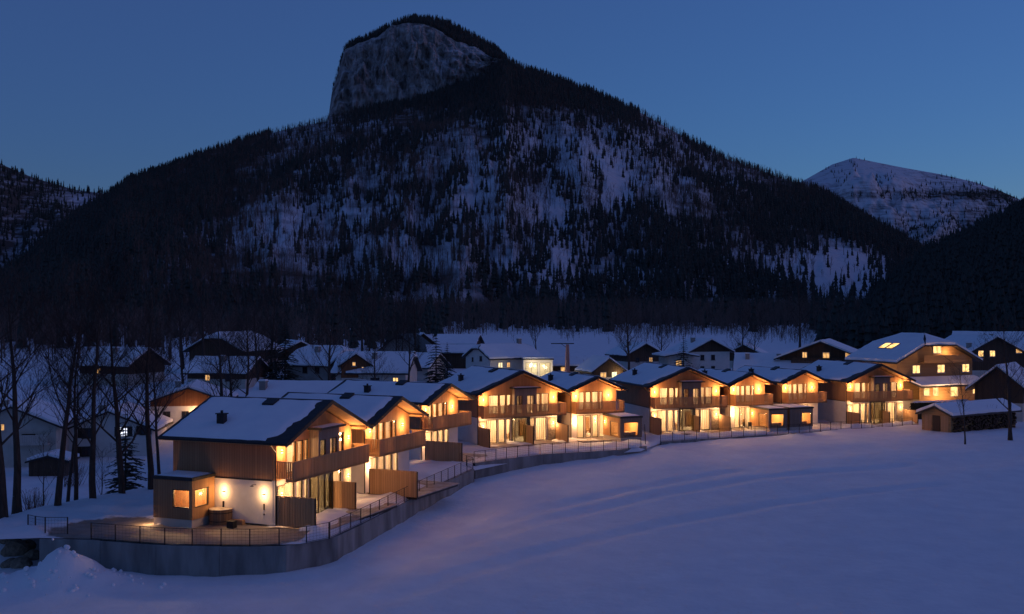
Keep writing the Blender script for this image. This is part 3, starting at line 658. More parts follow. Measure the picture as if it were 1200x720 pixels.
F1, EAVE, SIDE, FRONT = 3.1, 5.5, 1.0, 1.4
def chalet(label, x, y, th, w, depth, kind, pitch=22.5, annex=None, side_lamps=False, seed=0, right_low='glass', skylight=.6, zr_snow=True, watts=1.0, balc=(0,0), screens=True, lap=0):
    root = empty('chalet', (x, y, 0), R(th)); tag(root, label, 'chalet', 'lit timber chalets along the terrace')
    big = kind == 'big'; tp = math.tan(R(pitch)); zr = EAVE + w/2*tp
    x0, x1, y0, y1 = SIDE, w-.75, FRONT, depth-.5; W_ = x1-x0; k = W_/10.0 if big else W_/6.0
    T = .22
    def zroof(u): return EAVE - .08 + min(u, w-u)*tp - T - .05     # underside of the roof
    # --- openings, measured off the facade
    if big:
        up = [(1.25,2.5,1,0),(2.62,3.4,1,0),(3.5,4.0,0,0)]; bay = (4.1,6.9); up2 = [(7.2,7.8,1,0),(7.9,8.9,1,0)]
        lo = [(1.0,2.3,1,0),(2.45,3.3,1,0),(3.4,3.95,0,0)]; lo2 = [(6.3,7.1,0,0),(7.2,8.6,1,0)]
        lampu = (.55, 9.45); lbay = (4.1,6.1)
    else:
        up = [(.95,1.75,1,0),(1.85,2.6,1,0),(2.7,3.6,1,0),(3.7,4.15,0,0)]; bay = None; up2 = []
        lo = [(.7,1.7,1,0),(1.8,2.65,0,0),(2.75,3.6,1,0),(3.7,4.4,0,0)]; lo2 = []; lampu = (.5, 4.9); lbay = None
    S_ = lambda u: x0 + u*k
    zu0, zu1, zl0, zl1 = F1+.08, 5.22, .08, 2.6
    front_l, front_u = MB(), MB()
    holes_l = [(S_(a),S_(b),zl0,zl1) for a,b,_,_ in lo+lo2] + ([(S_(lbay[0])+.08,S_(lbay[1])-.08,zl0,zl1)] if lbay else [])
    holes_u = [(S_(a),S_(b),zu0,zu1) for a,b,_,_ in up+up2] + ([(S_(bay[0]),S_(bay[1]),zu0,zu1)] if bay else [])
    wall_with_openings(front_l, x0+.02, x1-.02, y0, y0+.25, 0, F1-.22, holes_l)
    front_l.build('lower_wall', M['plaster'], root)
    wall_with_openings(front_u, x0, x1, y0-.02, y0+.25, F1-.2, 5.28, holes_u)
    front_u.extrude([(x0,y0-.02,5.28),(x1,y0-.02,5.28),(x1,y0-.02,zroof(x1)),(w/2,y0-.02,zroof(w/2)),(x0,y0-.02,zroof(x0))],(0,.27,0))
    front_u.build('timber_front', M['larch'], root)
    # side and back walls
    MB().box(x0,x0+.25,y0+.252,y1,0,F1-.22).box(x1-.25,x1,y0+.252,y1,0,F1-.22).box(x0+.252,x1-.252,y1-.25,y1-.002,0,F1-.22).build('lower_side_wall', M['plaster'], root)
    sw = MB()
    for xa, xb, uu in ((x0-.03,x0+.25,x0),(x1-.25,x1+.03,x1)):
        sw.extrude([(xa,y0+.255,F1-.2),(xb,y0+.255,F1-.2),(xb,y0+.255,zroof(xb)),(xa,y0+.255,zroof(xa))],(0,y1-y0-.255,0))
    sw.extrude([(x0+.26,y1-.25,F1-.2),(x1-.26,y1-.25,F1-.2),(x1-.26,y1-.25,zroof(x1-.26)),(w/2,y1-.25,zroof(w/2)),(x0+.26,y1-.25,zroof(x0+.26))],(0,.22,0))
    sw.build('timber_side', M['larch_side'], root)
    MB().box(x0-.05,x0-.032,y0+.3,y1,F1-.26,F1-.18).build('drip_board', M['dark_metal'], root)
    # link wall to the next house, set back under the roof
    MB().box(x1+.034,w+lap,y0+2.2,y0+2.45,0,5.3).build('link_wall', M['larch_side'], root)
    # rooms
    for z0, z1, nm in ((.0, F1-.3, 'room'), (F1-.05, 5.3, 'room')):
        r_ = MB(); ya, yb = y0+.3, y0+4.6
        r_.box(x0+.26,x1-.26,ya,yb,z0+.0,z0+.06); r_.box(x0+.26,x1-.26,yb,yb+.1,z0+.06,z1); r_.box(x0+.26,x1-.26,ya,yb,z1-.06,z1)
        r_.box(x0+.262,x0+.34,ya,yb,z0+.062,z1-.062); r_.box(x1-.34,x1-.262,ya,yb,z0+.062,z1-.062)
        if big: r_.box(w/2-.06,w/2+.06,ya+1.2,yb,z0+.062,z1-.062)
        r_.build('room', M['room'], root)
        cab = MB(); cab.box(x0+1.2,x0+2.6,yb-.5,yb-.02,z0+.07,z0+1.0); cab.box(x1-2.4,x1-1.3,yb-.42,yb-.02,z0+.07,z0+1.9)
        cab.box(x0+W_*.36,x0+W_*.36+.9,ya+1.1,ya+2.2,z0+.72,z0+.77)
        for q in range(4): chair(cab, x0+W_*.36+(.1 if q%2 else .8), ya+.8+1.6*(q//2), z0+.062, 0 if q//2 else math.pi)
        cab.build('furniture', M['room_dark'], root)
        n_l = (.27,.72) if big else (.45,)
        for q in n_l: lamp('room_light', (x0+W_*q, y0+1.7, z1-.5), (235 if big else 275)*watts*(1.0 if z0 > 1 else 1.25), .22, root, (1.0,.58,.28))
    # windows
    for zz0, zz1, lst in ((zu0,zu1,up+up2),(zl0,zl1,lo+lo2)):
        for i,(a,b,cu,_) in enumerate(lst): window(root, S_(a)+.01, S_(b)-.01, y0+.06, zz0+.01, zz1-.01, cu, seed=i+seed, sc=((0,1),(0,1),(.1,1),(0,.8))[i%4])
    for u in lampu:
        sconce(root, S_(u), y0-.022, F1+1.65, 50*watts); 
        if big or u < 2: sconce(root, S_(u), y0-.002, 1.95, 42*watts)
    if big:
        # upper bay: grey boards, flat canopy, two lights
        bx0, bx1, by = S_(bay[0]), S_(bay[1]), y0-.75
        b_ = MB(); wall_with_openings(b_, bx0, bx1, by, by+.16, F1, 5.82, [(bx0+.2,bx0+1.0*k,zu0,zu1-.1),(bx0+1.55*k,bx1-.25,zu0,zu1-.1)])
        b_.box(bx0,bx0+.16,by+.162,y0-.022,F1,5.82).box(bx1-.16,bx1,by+.162,y0-.022,F1,5.82)
        bo = b_.build('bay', M['grey_wood'], root)
        MB().box(bx0-.25,bx1+.35,by-.4,y0-.024,5.84,5.98).build('canopy', M['roof'], bo)
        cs = MB(); snow_sheet(cs, (bx0-.25,by-.4,5.98),(bx1+.35,by-.4,5.98),(bx1+.35,y0-.03,5.98),(bx0-.25,y0-.03,5.98),(.05,.02,.2,.2),.10,seed+3,12,5); cs.build('canopy_snow', M['roof_snow'], bo, True)
        window(root, bx0+.21, bx0+1.0*k-.01, by+.05, zu0+.01, zu1-.11, False, True)
        window(root, bx0+1.55*k+.01, bx1-.26, by+.05, zu0+.01, zu1-.11, True, False, seed, True, (.15,.7))
        # lower glazed bay
        lx0, lx1 = S_(lbay[0]), S_(lbay[1])
        l_ = MB(); 
        for xx in (lx0, lx1-.09): l_.box(xx,xx+.09,y0-.75,y0-.66,0,F1-.36); l_.box(xx,xx+.09,y0-.1,y0-.004,0,F1-.36)
        l_.box(lx0,lx1,y0-.75,y0-.004,F1-.35,F1-.24); l_.box(lx0,lx1,y0-.748,y0-.662,0,.1)
        lb = l_.build('glazed_bay', M['frame'], root)
        g_ = MB().box(lx0+.09,lx1-.09,y0-.72,y0-.7,.1,F1-.36).box(lx0+.03,lx0+.05,y0-.66,y0-.1,.1,F1-.36); g_.build('pane', M['smoked'], lb)
        MB().box(S_(8.75),S_(9.85),y0-.06,y0-.003,.0,2.5).build('stone_panel', M['stone'], root)
        MB().box(S_(.1),S_(.95),y0-.06,y0-.003,.0,2.5).build('stone_panel', M['stone'], root)
    # balcony
    ba, bb = x0-.05+balc[0], x1+.35+balc[1]; yb_ = y0-1.35
    bl = MB().box(ba,bb,yb_,y0-.03 if not big else y0-.76,F1-.24,F1-.06); bl_o = bl.build('balcony', M['larch'], root)
    rail = MB().box(ba,bb,yb_-.01,yb_+.05,F1+1.03,F1+1.09).box(ba,ba+.06,yb_+.052,y0-.03,F1+1.03,F1+1.09).box(bb-.06,bb,yb_+.052,y0+.6,F1+1.03,F1+1.09)
    rail.build('handrail', M['screen_wood'], bl_o)
    sl = MB(); u = ba
    while u < bb-.02:
        if not (u < ba+.95 and kind != 'x' and False): sl.box(u, u+(.125 if th > 50 else .10), yb_, yb_+.025, F1-.2, F1+1.03)
        u += .15
    v = yb_+.03
    while v < y0-.1:
        if v > yb_+.4 or True: sl.box(ba+.015, ba+.04, v, v+.11, F1-.05, F1+1.03)
        sl.box(bb-.04, bb-.015, v, v+.11, F1-.05, F1+1.03); v += .16
    sl.build('railing_boards', M['larch'], bl_o)
    # roof
    L_ = [(0,0,EAVE),(w/2,0,zr),(w/2,depth,zr),(0,depth,EAVE)]; Rr = [(w,depth,EAVE),(w/2,depth,zr),(w/2,0,zr),(w,0,EAVE)]
    ro = MB().slab(L_, .10).slab(Rr, .10).build('roof', M['roof'], root)
    so = MB()
    so.slab([(.06,.06,EAVE-.105+.06*tp),(w/2,.06,zr-.105),(w/2,depth-.06,zr-.105),(.06,depth-.06,EAVE-.105+.06*tp)], .12)
    so.slab([(w-.06,depth-.06,EAVE-.105+.06*tp),(w/2,depth-.06,zr-.105),(w/2,.06,zr-.105),(w-.06,.06,EAVE-.105+.06*tp)], .12)
    so.build('soffit', M['soffit'], ro)
    bg_ = MB()
    for xa in (0, w): bg_.extrude([(xa,-.03,EAVE-.02),(w/2,-.03,zr-.02),(w/2,-.03,zr-.30),(xa,-.03,EAVE-.28)],(0,.05,0))
    bg_.build('barge_board', M['dark_metal'], ro)
    pu = MB()
    for u in (.75, w/2, w-.75): zz = EAVE + min(u, w-u)*tp - .36; MB().box(u-.1,u+.1,.1,y0-.03,zz-.14,zz+.02).build('purlin', M['soffit'], ro)
    MB().box(-.13,.02,0,depth,EAVE-.13,EAVE-.02).build('gutter', M['dark_metal'], ro); MB().box(w-.02,w+.13,0,depth,EAVE-.13,EAVE-.02).build('gutter', M['dark_metal'], ro)
    MB().tube((x0-.1,y0-.05,0),(x0-.1,y0-.05,EAVE-.75),.045).tube((x0-.1,y0-.05,EAVE-.75),(-.05,y0-.25,EAVE-.15),.045).build('downpipe', M['dark_metal'], root)
    sn = MB()
    br = (lambda v: 1.0 if v < .12 else (0.35 if v < .5 else 0)) if big else None
    snow_sheet(sn, (0,depth,EAVE),(0,0,EAVE),(w/2,0,zr),(w/2,depth,zr),(.22,.28,.35,.75),.23,seed+1,36,16,br)
    snow_sheet(sn, (w,0,EAVE),(w,depth,EAVE),(w/2,depth,zr),(w/2,0,zr),(.25,.28,.6,.35),.23,seed+2,36,16)
    sn.build('snow_cover', M['roof_snow'], ro, True)
    # flue, skylight
    fx = w*.16; fz = EAVE+fx*tp; fy = depth*.62
    fl = MB().box(fx-.2,fx+.2,fy-.28,fy+.28,fz-.1,fz+.75).box(fx-.27,fx+.27,fy-.35,fy+.35,fz+.75,fz+.82); fl.tube((fx,fy,fz+.82),(fx,fy,fz+1.0),.09,n=8)
    fl.build('chimney', M['dark_metal'], ro)
    if skylight:
        q = w*.41; yq = depth*.38; sk_ = [(q-.45,yq,EAVE+(q-.45)*tp+.34),(q+.35,yq,EAVE+(q+.35)*tp+.34),(q+.35,yq+.9,EAVE+(q+.35)*tp+.34),(q-.45,yq+.9,EAVE+(q-.45)*tp+.34)]
        MB().slab(sk_,.4).build('skylight', M['dark_metal'], ro)
    return root, S_, x0, x1, y0, y1, k
def to_world(x, y, th, p): c, s_ = math.cos(R(th)), math.sin(R(th)); return Vector((x+c*p[0]-s_*p[1], y+s_*p[0]+c*p[1], p[2] if len(p) > 2 else 0))
def deck(label, x, y, th, u0, u1, v0, v1):     # boards laid along the facade
    o = empty('deck', (x, y, 0), R(th)); tag(o, label, 'deck', 'wooden decks in front of the chalets')
    mb = MB(); v = v0; i = 0
    while v < v1-.05: mb.box(u0 + .02*((i*7)%3), u1 - .02*((i*5)%3), v, v+.135, -.02, .045+.004*(i%2)); v += .15; i += 1
    mb.build('deck_boards', M['deck'], o)
    MB().box(u0+.1,u1-.1,v0+.1,v1-.1,-.2,-.03).build('deck_frame', M['dark_metal'], o)
def screen(label, x, y, th, p0, p1, h=1.85):   # privacy screen of upright boards between posts
    a, b = to_world(x,y,th,p0), to_world(x,y,th,p1); L = (b-a).length; o = empty('privacy_screen', (a.x,a.y,0), math.atan2(b.y-a.y,b.x-a.x)); tag(o, label, 'screen', 'timber screens dividing the terraces')
    mb = MB(); u = 0; i = 0
    while u < L-.03: mb.box(u, min(L,u+.185), -.02+.006*(i%2), .02+.006*(i%2), .0, h-.012*(i%3)); u += .195; i += 1
    mb.build('boards', M['screen_wood'], o)
    MB().box(-.07,-.005,-.05,.05,0,h+.03).build('post', M['dark_metal'], o); MB().box(L+.005,L+.07,-.05,.05,0,h+.03).build('post', M['dark_metal'], o)
    MB().box(0,L,-.05,.05,h+.002,h+.05).build('cap_rail', M['screen_wood'], o)

SPEC = dict(A=(-14.4,65.2,69,11.4,10.1,'big'), B=(-10.45,77.3,66,8.6,11,'small'), C=(-7.8,95,60,8.0,13,'small'), D=(-3.8,106.6,27,11.3,12.5,'big'),
            E=(6.2,111.8,22,7.3,12,'small'), F=(15.6,118.2,15,10.6,13,'big'), G=(25.9,122.0,20,6.6,12,'small'), I=(33.0,125.0,22,7.2,13,'small'), J=(41.7,127.4,19,10.4,13,'big'))
LAB = dict(A='nearest chalet with white side wall, corner window annex and hot tub yard', B='small chalet directly right of the nearest chalet, one lamp pair above its balcony',
           C='third chalet from the left, small gable before the row turns to face the field', D='wide chalet at the middle of the row facing straight to the field',
           E='small chalet joined to the right of the wide middle chalet, beside a flat roofed annex', F='wide chalet right of the single flat roofed annex, snow on its bay canopy',
           G='small chalet joined right of the wide chalet, left of the twin flat roofed annexes', I='small chalet behind the twin annexes, left of the last chalet', J='last wide chalet at the right end of the row, before the log shed')
H_ = {}
for i, (kk, (x, y, th, w, dp, kd)) in enumerate(SPEC.items()):
    H_[kk] = chalet(LAB[kk], x, y, th, w, dp, kd, seed=i*5+1, lap=.4 if kk in 'ADF' else 0, watts={'A':.85,'B':.9,'C':1.0,'D':.95,'E':1.1,'F':.9,'G':1.15,'I':.9,'J':.85}[kk])

# flat roofed annexes with a lit room
def annex(parent, u0, u1, v0, v1, h, front=None, left=None, corner=None, wood='grey_wood', sidewood='larch', lights=40, door=None, plinth=True):
    """box in the parent's axes; front faces -y, left faces -x; window = (start, end, sill, head)"""
    z0 = .42 if plinth else 0
    mb = MB(); wall_with_openings(mb, u0, u1, v0, v0+.2, z0, h, [front] if front else [])
    root = mb.build('annex', M[wood], parent)
    sd_ = MB(); t_ = [(u0, u0+.2)]
    q = MB(); wall_with_openings(q, v0+.202, v1, 0, .2, z0, h, [left] if left else [])
    sd_.add([(u0+p[1], p[0], p[2]) for p in q.v], q.f)
    sd_.box(u1-.2,u1,v0+.202,v1,z0,h)
    sd_.build('annex_side', M[sidewood], root)
    if plinth: MB().box(u0+.06,u1-.06,v0+.06,v1,-.2,z0-.003).build('plinth', M['plaster2'], root)
    MB().box(u0-.08,u1+.08,v0-.08,v1,h+.002,h+.2).build('flat_roof', M['roof'], root)
    s_ = MB(); snow_sheet(s_, (u0,v0,h+.2),(u1,v0,h+.2),(u1,v1,h+.2),(u0,v1,h+.2),(.1,.1,.12,.12),.12,int(u0*10)+3,14,10); s_.build('roof_snow', M['roof_snow'], root, True)
    r_ = MB().box(u0+.202,u1-.202,v0+.21,v1,z0-.001,z0+.05).box(u0+.21,u1-.21,v1-.1,v1-.01,z0+.05,h-.1).box(u0+.202,u1-.202,v0+.21,v1,h-.08,h-.001)
    r_.build('annex_room', M['room_dark'], root)
    MB().box(u0+.5,u1-.5,v0+.5,v0+1.1,z0+.05,z0+.55).box(u0+.3,u0+.5,v1-.9,v1-.2,z0+.05,z0+1.3).build('bench', M['screen_wood'], root)
    if front:
        a, b, c, d = front; window(root, a+.01, b-.01, v0+.06, c+.01, d-.01, False, mull=False)
    if left:
        a, b, c, d = left; fr = MB()
        for qq in ((a,b,c,c+.06),(a,b,d-.06,d),(a,a+.06,c+.06,d-.06),(b-.06,b,c+.06,d-.06)): fr.box(u0+.03,u0+.13,qq[0]+.01,qq[1]-.01,qq[2]+.001,qq[3]-.001)
        w_ = fr.build('window', M['frame'], root); MB().box(u0+.07,u0+.09,a+.06,b-.06,c+.06,d-.06).build('pane', M['glass'], w_)
    lb = MB().lathe([(0,.16),(.10,.12),(.15,.02),(.15,-.02),(0,-.02)], 12, ((u0+u1)/2, (v0+v1)/2-.3, h-.55)).build('pendant_lamp', M['bulb'], root)
    lamp('room_light', ((u0+u1)/2, (v0+v1)/2-.3, h-.75), lights, .15, lb, (1.0,.58,.24))
    return root
# nearest chalet: corner-window annex on its side wall, yard lamps, shower, tub
rA, SA, ax0, ax1, ay0, ay1, kA = H_['A']; xA, yA, tA = SPEC['A'][:3]
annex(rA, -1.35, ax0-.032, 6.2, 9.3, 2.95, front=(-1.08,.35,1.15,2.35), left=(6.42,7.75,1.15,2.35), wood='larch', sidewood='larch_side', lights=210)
side_sconce(rA, ax0, 5.45, 1.97, 15); side_sconce(rA, ax0, 2.3, 1.97, 15)
sh = MB().tube((ax0,2.95,2.55),(ax0-.45,2.95,2.62),.02).build('outdoor_shower', M['dark_metal'], rA)
MB().lathe([(0,.06),(.05,.05),(.14,0),(0,0)], 12, (ax0-.45,2.95,2.52)).build('shower_head', M['dark_metal'], sh)
MB().box(ax0-.06,ax0-.002,2.27,2.35,.95,1.35).build('shower_valve', M['dark_metal'], sh); MB().box(ax0-.06,ax0-.002,2.27,2.35,.6,.7).build('shower_valve', M['dark_metal'], sh)
yl = MB().box(-1.2,-.9,9.3,9.42,.5,.62).build('wall_lamp', M['dark_metal'], rA)
MB().box(-1.15,-.95,9.32,9.40,.44,.498).build('bulb', M['bulb'], yl); lamp('lamp_light', (-1.3,9.75,.40), 40, .1, yl)
t = empty('hot_tub', tuple(world_at(259,611.5,0))); tag(t, 'round wooden hot tub with lid beside the white side wall of the nearest chalet', 'hot tub')
st = MB()
for i in range(26):
    a = 2*math.pi*i/26; r0, r1 = .70, .76; da = math.pi/26*.94
    st.add([(r*math.cos(a+s_*da), r*math.sin(a+s_*da), z) for z in (-.15,.86) for r, s_ in ((r0,-1),(r1,-1),(r1,1),(r0,1))], [(3,2,1,0),(4,5,6,7),(0,1,5,4),(1,2,6,5),(2,3,7,6),(3,0,4,7)])
st.build('staves', M['tub'], t)
MB().lathe([(0,.93),(.72,.91),(.80,.89),(.80,.862),(0,.862)], 28).build('lid', M['deck'], t)
for z in (.12,.66): MB().lathe([(.765,z-.025),(.775,z-.025),(.775,z+.025),(.765,z+.025),(.765,z-.025)], 28).build('hoop', M['dark_metal'], t)
MB().tube((.1,.2,.93),(.1,.2,1.32),.06,n=10).build('stove_pipe', M['dark_metal'], t)
stp = empty('tub_steps', tuple(world_at(280,612,0)), R(tA)); tag(stp, 'two low wooden steps against the white wall, right of the hot tub', 'steps')
MB().box(-.35,.35,-.5,.5,-.15,.2).build('step', M['screen_wood'], stp); MB().box(-.02,.35,-.45,.45,.203,.4).build('step', M['screen_wood'], stp)
bx = world_at(271.5,616.5,0); bo = empty('firewood_box', tuple(bx), R(tA)); tag(bo, 'small dark box on the ground between the hot tub and the steps', 'box')
MB().box(-.2,.2,-.25,.25,-.12,.28).build('box_body', M['dark_metal'], bo); MB().box(-.22,.22,-.27,.27,.283,.33).build('box_lid', M['frame'], bo)
# farther annexes
annex(H_['E'][0], 4.75, 7.4, -3.0, 1.1, 2.55, front=(5.15,7.0,.6,2.1), left=(-2.4,-.6,.5,2.1), lights=210, wood='grey_wood')
annex(H_['G'][0], 3.5, 6.05, -3.0, 1.1, 2.55, front=(3.8,5.6,.6,2.1), left=(-2.4,-.8,.5,2.1), lights=210, wood='grey_wood')
annex(H_['I'][0], -1.15, 2.2, -3.0, 1.1, 2.55, front=(.55,2.0,.6,2.1), lights=210, wood='grey_wood')
for kk, u, v in (('E',4.75,.55),('G',3.5,.4)): side_sconce(H_[kk][0], u, v, 1.9, 22)
sconce(H_['I'][0], H_['I'][1](3.9), 1.398, 1.9, 22)

# decks and privacy screens
DK = dict(A=(1.2,10.6,-2.6,1.3), B=(1.0,8.0,-3.2,1.3), C=(1.0,7.4,-3.2,1.3), D=(1.0,10.4,-1.6,1.3), E=(.9,4.6,-1.6,1.3), F=(1.0,9.6,-1.5,1.3), G=(.9,3.4,-1.5,1.3), J=(1.0,9.4,-1.8,1.3))
NM = dict(A='nearest chalet', B='small second chalet', C='third chalet', D='wide middle chalet', E='small chalet right of the middle one', F='wide chalet past the single annex', G='small chalet left of the twin annexes', J='last chalet of the row')
for kk, (a, b, c, d) in DK.items():
    x, y, th = SPEC[kk][:3]; deck('pale timber deck in front of the ' + NM[kk], x, y, th, a, b, c, d)
def scr(kk, label, u, v0, v1, h=1.9): x, y, th = SPEC[kk][:3]; screen(label, x, y, th, (u, v0), (u, v1), h)
scr('A', 'brown board screen at the left corner of the nearest chalet', .95, 1.3, -1.55)
scr('A', 'brown board screen halfway along the deck of the nearest chalet', 7.5, 1.3, -.75)
scr('B', 'wide board screen hiding the ground floor of the small second chalet', .95, .9, -3.2)
scr('C', 'board screen hiding the ground floor of the third chalet', .95, .9, -3.1)
scr('D', 'board screen at the left corner of the wide middle chalet', .95, 1.3, -1.4)
scr('D', 'narrow board screen halfway along the wide middle chalet', 6.35, 1.2, -.9)
scr('D', 'bright board screen at the right end of the wide middle chalet', 10.3, 1.3, -1.4)
scr('F', 'shaded board screen at the left corner of the chalet right of the single annex', .95, 1.3, -1.8)
scr('F', 'board screen halfway along the chalet right of the single annex', 6.2, 1.2, -.8)
scr('F', 'bright board screen between the wide chalet and the small one left of the twin annexes', 9.7, 1.3, -1.6)
scr('J', 'board screen at the left corner of the last chalet', .95, 1.3, -1.2, 1.6)
scr('J', 'board screen at the middle of the last chalet', 5.9, 1.2, -.6, 1.6)
scr('J', 'long board screen at the right end of the last chalet beside the log shed', 9.9, 1.8, -1.0, 1.6)
# terrace chairs in front of the small chalet by the twin annexes
x, y, th = SPEC['G'][:3]
for i, (u, v, a, lb) in enumerate([(1.5,-.4,.4,'left of two dark terrace chairs before the chalet by the twin annexes'),(2.5,-.5,-.5,'right of two dark terrace chairs before the chalet by the twin annexes')]):
    p = to_world(x, y, th, (u, v)); mb = MB(); chair(mb, 0, 0, .06, a+math.pi)
    seat = MB(); o = empty('terrace_chair', (p.x, p.y, 0), R(th)); tag(o, lb, 'chair', 'terrace chairs')
    c2 = MB().box(-.22,.22,-.22,.22,.46,.51); c2.build('seat', M['frame'], o); MB().box(-.22,.22,.18,.22,.515,1.0).build('backrest', M['frame'], o)
    for lx in (-.2,.17):
        for ly in (-.2,.17): MB().box(lx,lx+.03,ly,ly+.03,.05,.458).build('leg', M['dark_metal'], o)
    o.rotation_euler.z = R(th)+a+math.pi

# ------------------------------------------------------------------ the older village behind
def jag(poly, seed, inset=.18, step=.8):       # uneven outline inside a roof plane
    g_ = random.Random(seed); P = [Vector(p) for p in poly]; c = sum(P, Vector())/len(P); out = []
    for a, b in zip(P, P[1:]+P[:1]):
        n = max(1, int((b-a).length/step))
        for i in range(n):
            p = a.lerp(b, i/n); d = c-p; out.append(p + d.normalized()*(inset*g_.uniform(.4,1.6)))
    return out
def village_house(label, px, d, th, w, dep, eave, ridge, low='plaster2', up='old_wood', split=None, hip=0, ov=.8, wins=(), name='village_house', zb=None,
                  snow=.3, chim=((.3,.5),), balcony=None, roofmat='roof', cat='house', sink=.6, shut=False):
    """px, d place the middle of the front wall; wins = (face, u, z, w, h, pane) with face f front, l left, r right"""
    c, s_ = math.cos(R(th)), math.sin(R(th)); xm = at_depth(px, d); x, y = xm - c*w/2, d - s_*w/2
    z0 = gz(xm, d) if zb is None else zb
    root = empty(name, (x, y, z0), R(th)); tag(root, label, cat, 'older houses of the village')
    split = eave*.5 if split is None else split; tp = (ridge-eave)/(w/2)
    zt = lambda u: eave + min(u, w-u)*tp - .12
    MB().box(0,w,0,dep,-sink,split).build('lower_wall', M[low], root)
    top = [(.0,-.02,split+.002),(w,-.02,split+.002),(w,-.02,zt(w)),(w/2,-.02,zt(w/2)),(0,-.02,zt(0))]
    xh = w*.5 - hip*w*.5; zh = eave + xh*tp
    if hip: top = [(0,-.02,split+.002),(w,-.02,split+.002),(w,-.02,zt(w)),(w-xh,-.02,zh-.12),(xh,-.02,zh-.12),(0,-.02,zt(0))]
    MB().extrude(top, (0,dep+.04,0)).build('upper_wall', M[up], root)
    ye0, ye1 = -ov, dep+ov; e = eave - ov*tp; hd = hip*w*.5
    if hip:
        planes = [[(-ov,ye0,e),(xh,ye0,zh),(w/2,ye0+hd,ridge),(w/2,ye1-hd,ridge),(xh,ye1,zh),(-ov,ye1,e)],
                  [(w+ov,ye1,e),(w-xh,ye1,zh),(w/2,ye1-hd,ridge),(w/2,ye0+hd,ridge),(w-xh,ye0,zh),(w+ov,ye0,e)],
                  [(xh,ye0,zh),(w-xh,ye0,zh),(w/2,ye0+hd,ridge)], [(w-xh,ye1,zh),(xh,ye1,zh),(w/2,ye1-hd,ridge)]]
    else:
        planes = [[(-ov,ye0,e),(w/2,ye0,ridge),(w/2,ye1,ridge),(-ov,ye1,e)],[(w+ov,ye1,e),(w/2,ye1,ridge),(w/2,ye0,ridge),(w+ov,ye0,e)]]
    rm = MB(); sm = MB()
    for i, pl in enumerate(planes):
        rm.slab(pl, .18)
        if snow: sm.slab([p + Vector((0,0,snow+.01)) for p in jag(pl, int(px)+i*3, .16)], snow)
    ro = rm.build('roof', M[roofmat], root)
    if snow: sm.build('snow_cover', M['roof_snow'], ro)
    for fu, fv in chim:
        zc = eave + min(fu, 1-fu)*w*tp; cx_, cy_ = fu*w, fv*dep
        MB().box(cx_-.35,cx_+.35,cy_-.35,cy_+.35,zc-.3,zc+1.0).box(cx_-.42,cx_+.42,cy_-.42,cy_+.42,zc+1.0,zc+1.12).build('chimney', M['plaster_dark'], ro)
        MB().box(cx_-.36,cx_+.36,cy_-.36,cy_+.36,zc+1.123,zc+1.3).build('chimney_snow', M['roof_snow'], ro)
    for face, u, z, ww, hh, pane in wins:
        f_ = MB(); p_ = MB(); b_ = MB(); s2 = MB(); t = .08; o_ = .05 if z > split-.01 else .03
        f_.box(u-ww/2,u+ww/2,0,.06,z,z+t).box(u-ww/2,u+ww/2,0,.06,z+hh-t,z+hh).box(u-ww/2,u-ww/2+t,0,.06,z+t,z+hh-t).box(u+ww/2-t,u+ww/2,0,.06,z+t,z+hh-t)
        if ww > .7: f_.box(u-.035,u+.035,.005,.055,z+t,z+hh-t)
        f_.box(u-ww/2-.1,u+ww/2+.1,-.07,.05,z-.07,z-.005)
        p_.box(u-ww/2+t,u+ww/2-t,.03,.05,z+t,z+hh-t)
        if shut: s2.box(u-ww/2-.5,u-ww/2-.02,.01,.055,z,z+hh).box(u+ww/2+.02,u+ww/2+.5,.01,.055,z,z+hh)
        tr = {'f': lambda p: (p[0], p[1]-.06-o_+.03, p[2]), 'l': lambda p: (p[1]-.06, p[0], p[2]), 'r': lambda p: (w+.06-p[1], p[0], p[2])}[face]
        def go(q, nm, mt, par): return MB().add([tr(p) for p in q.v], q.f).build(nm, M[mt], par)
        wo = go(f_, 'window', 'plaster2' if pane != 'dark_pane' else 'frame', root); go(p_, 'pane', pane, wo)
        if shut: go(s2, 'shutters', 'shutter', wo)
    if balcony:
        u0, u1, zb_ = balcony
        bo_ = MB().box(u0,u1,-1.1,-.03,zb_-.15,zb_).build('balcony', M[up], root)
        rb = MB(); u = u0
        while u < u1-.05: rb.box(u,u+.16,-1.12,-1.09,zb_-.12,zb_+.9); u += .18
        rb.box(u0,u1,-1.14,-1.06,zb_+.9,zb_+.98); rb.build('railing', M[up], bo_)
    return root
D_, L_, LD, LW = 'dark_pane', 'lit', 'lit_dim', 'lit_white'
village_house('pale house behind the bare trees at left with dark shutters and one cool lit window', 128, 120, 8, 9.6, 9, 3.7, 5.75, low='plaster', up='plaster', zb=-3.2, ov=.7,
              wins=[('f',2.3,2.6,1.0,1.15,D_),('f',6.4,2.7,1.0,1.15,'tv'),('f',8.7,2.9,.7,1.0,D_),('f',2.2,.5,1.0,1.1,D_)], shut=True, snow=.35)
village_house('dark house cut by the left edge of the picture, behind the first trunks', 14, 112, 12, 9, 9, 4.6, 6.6, low='plaster2', up='plaster2', zb=-2.8, wins=[('f',6.2,2.6,1.4,.9,D_),('f',3.4,3.9,.8,.8,LD)], balcony=(4.6,8.4,2.5))
village_house('low brown garden shed between the two left houses', 56, 106, 5, 3.8, 3, 1.6, 2.1, low='old_wood', up='old_wood', zb=-2.9, ov=.3, snow=.3, name='garden_shed', cat='shed', chim=())
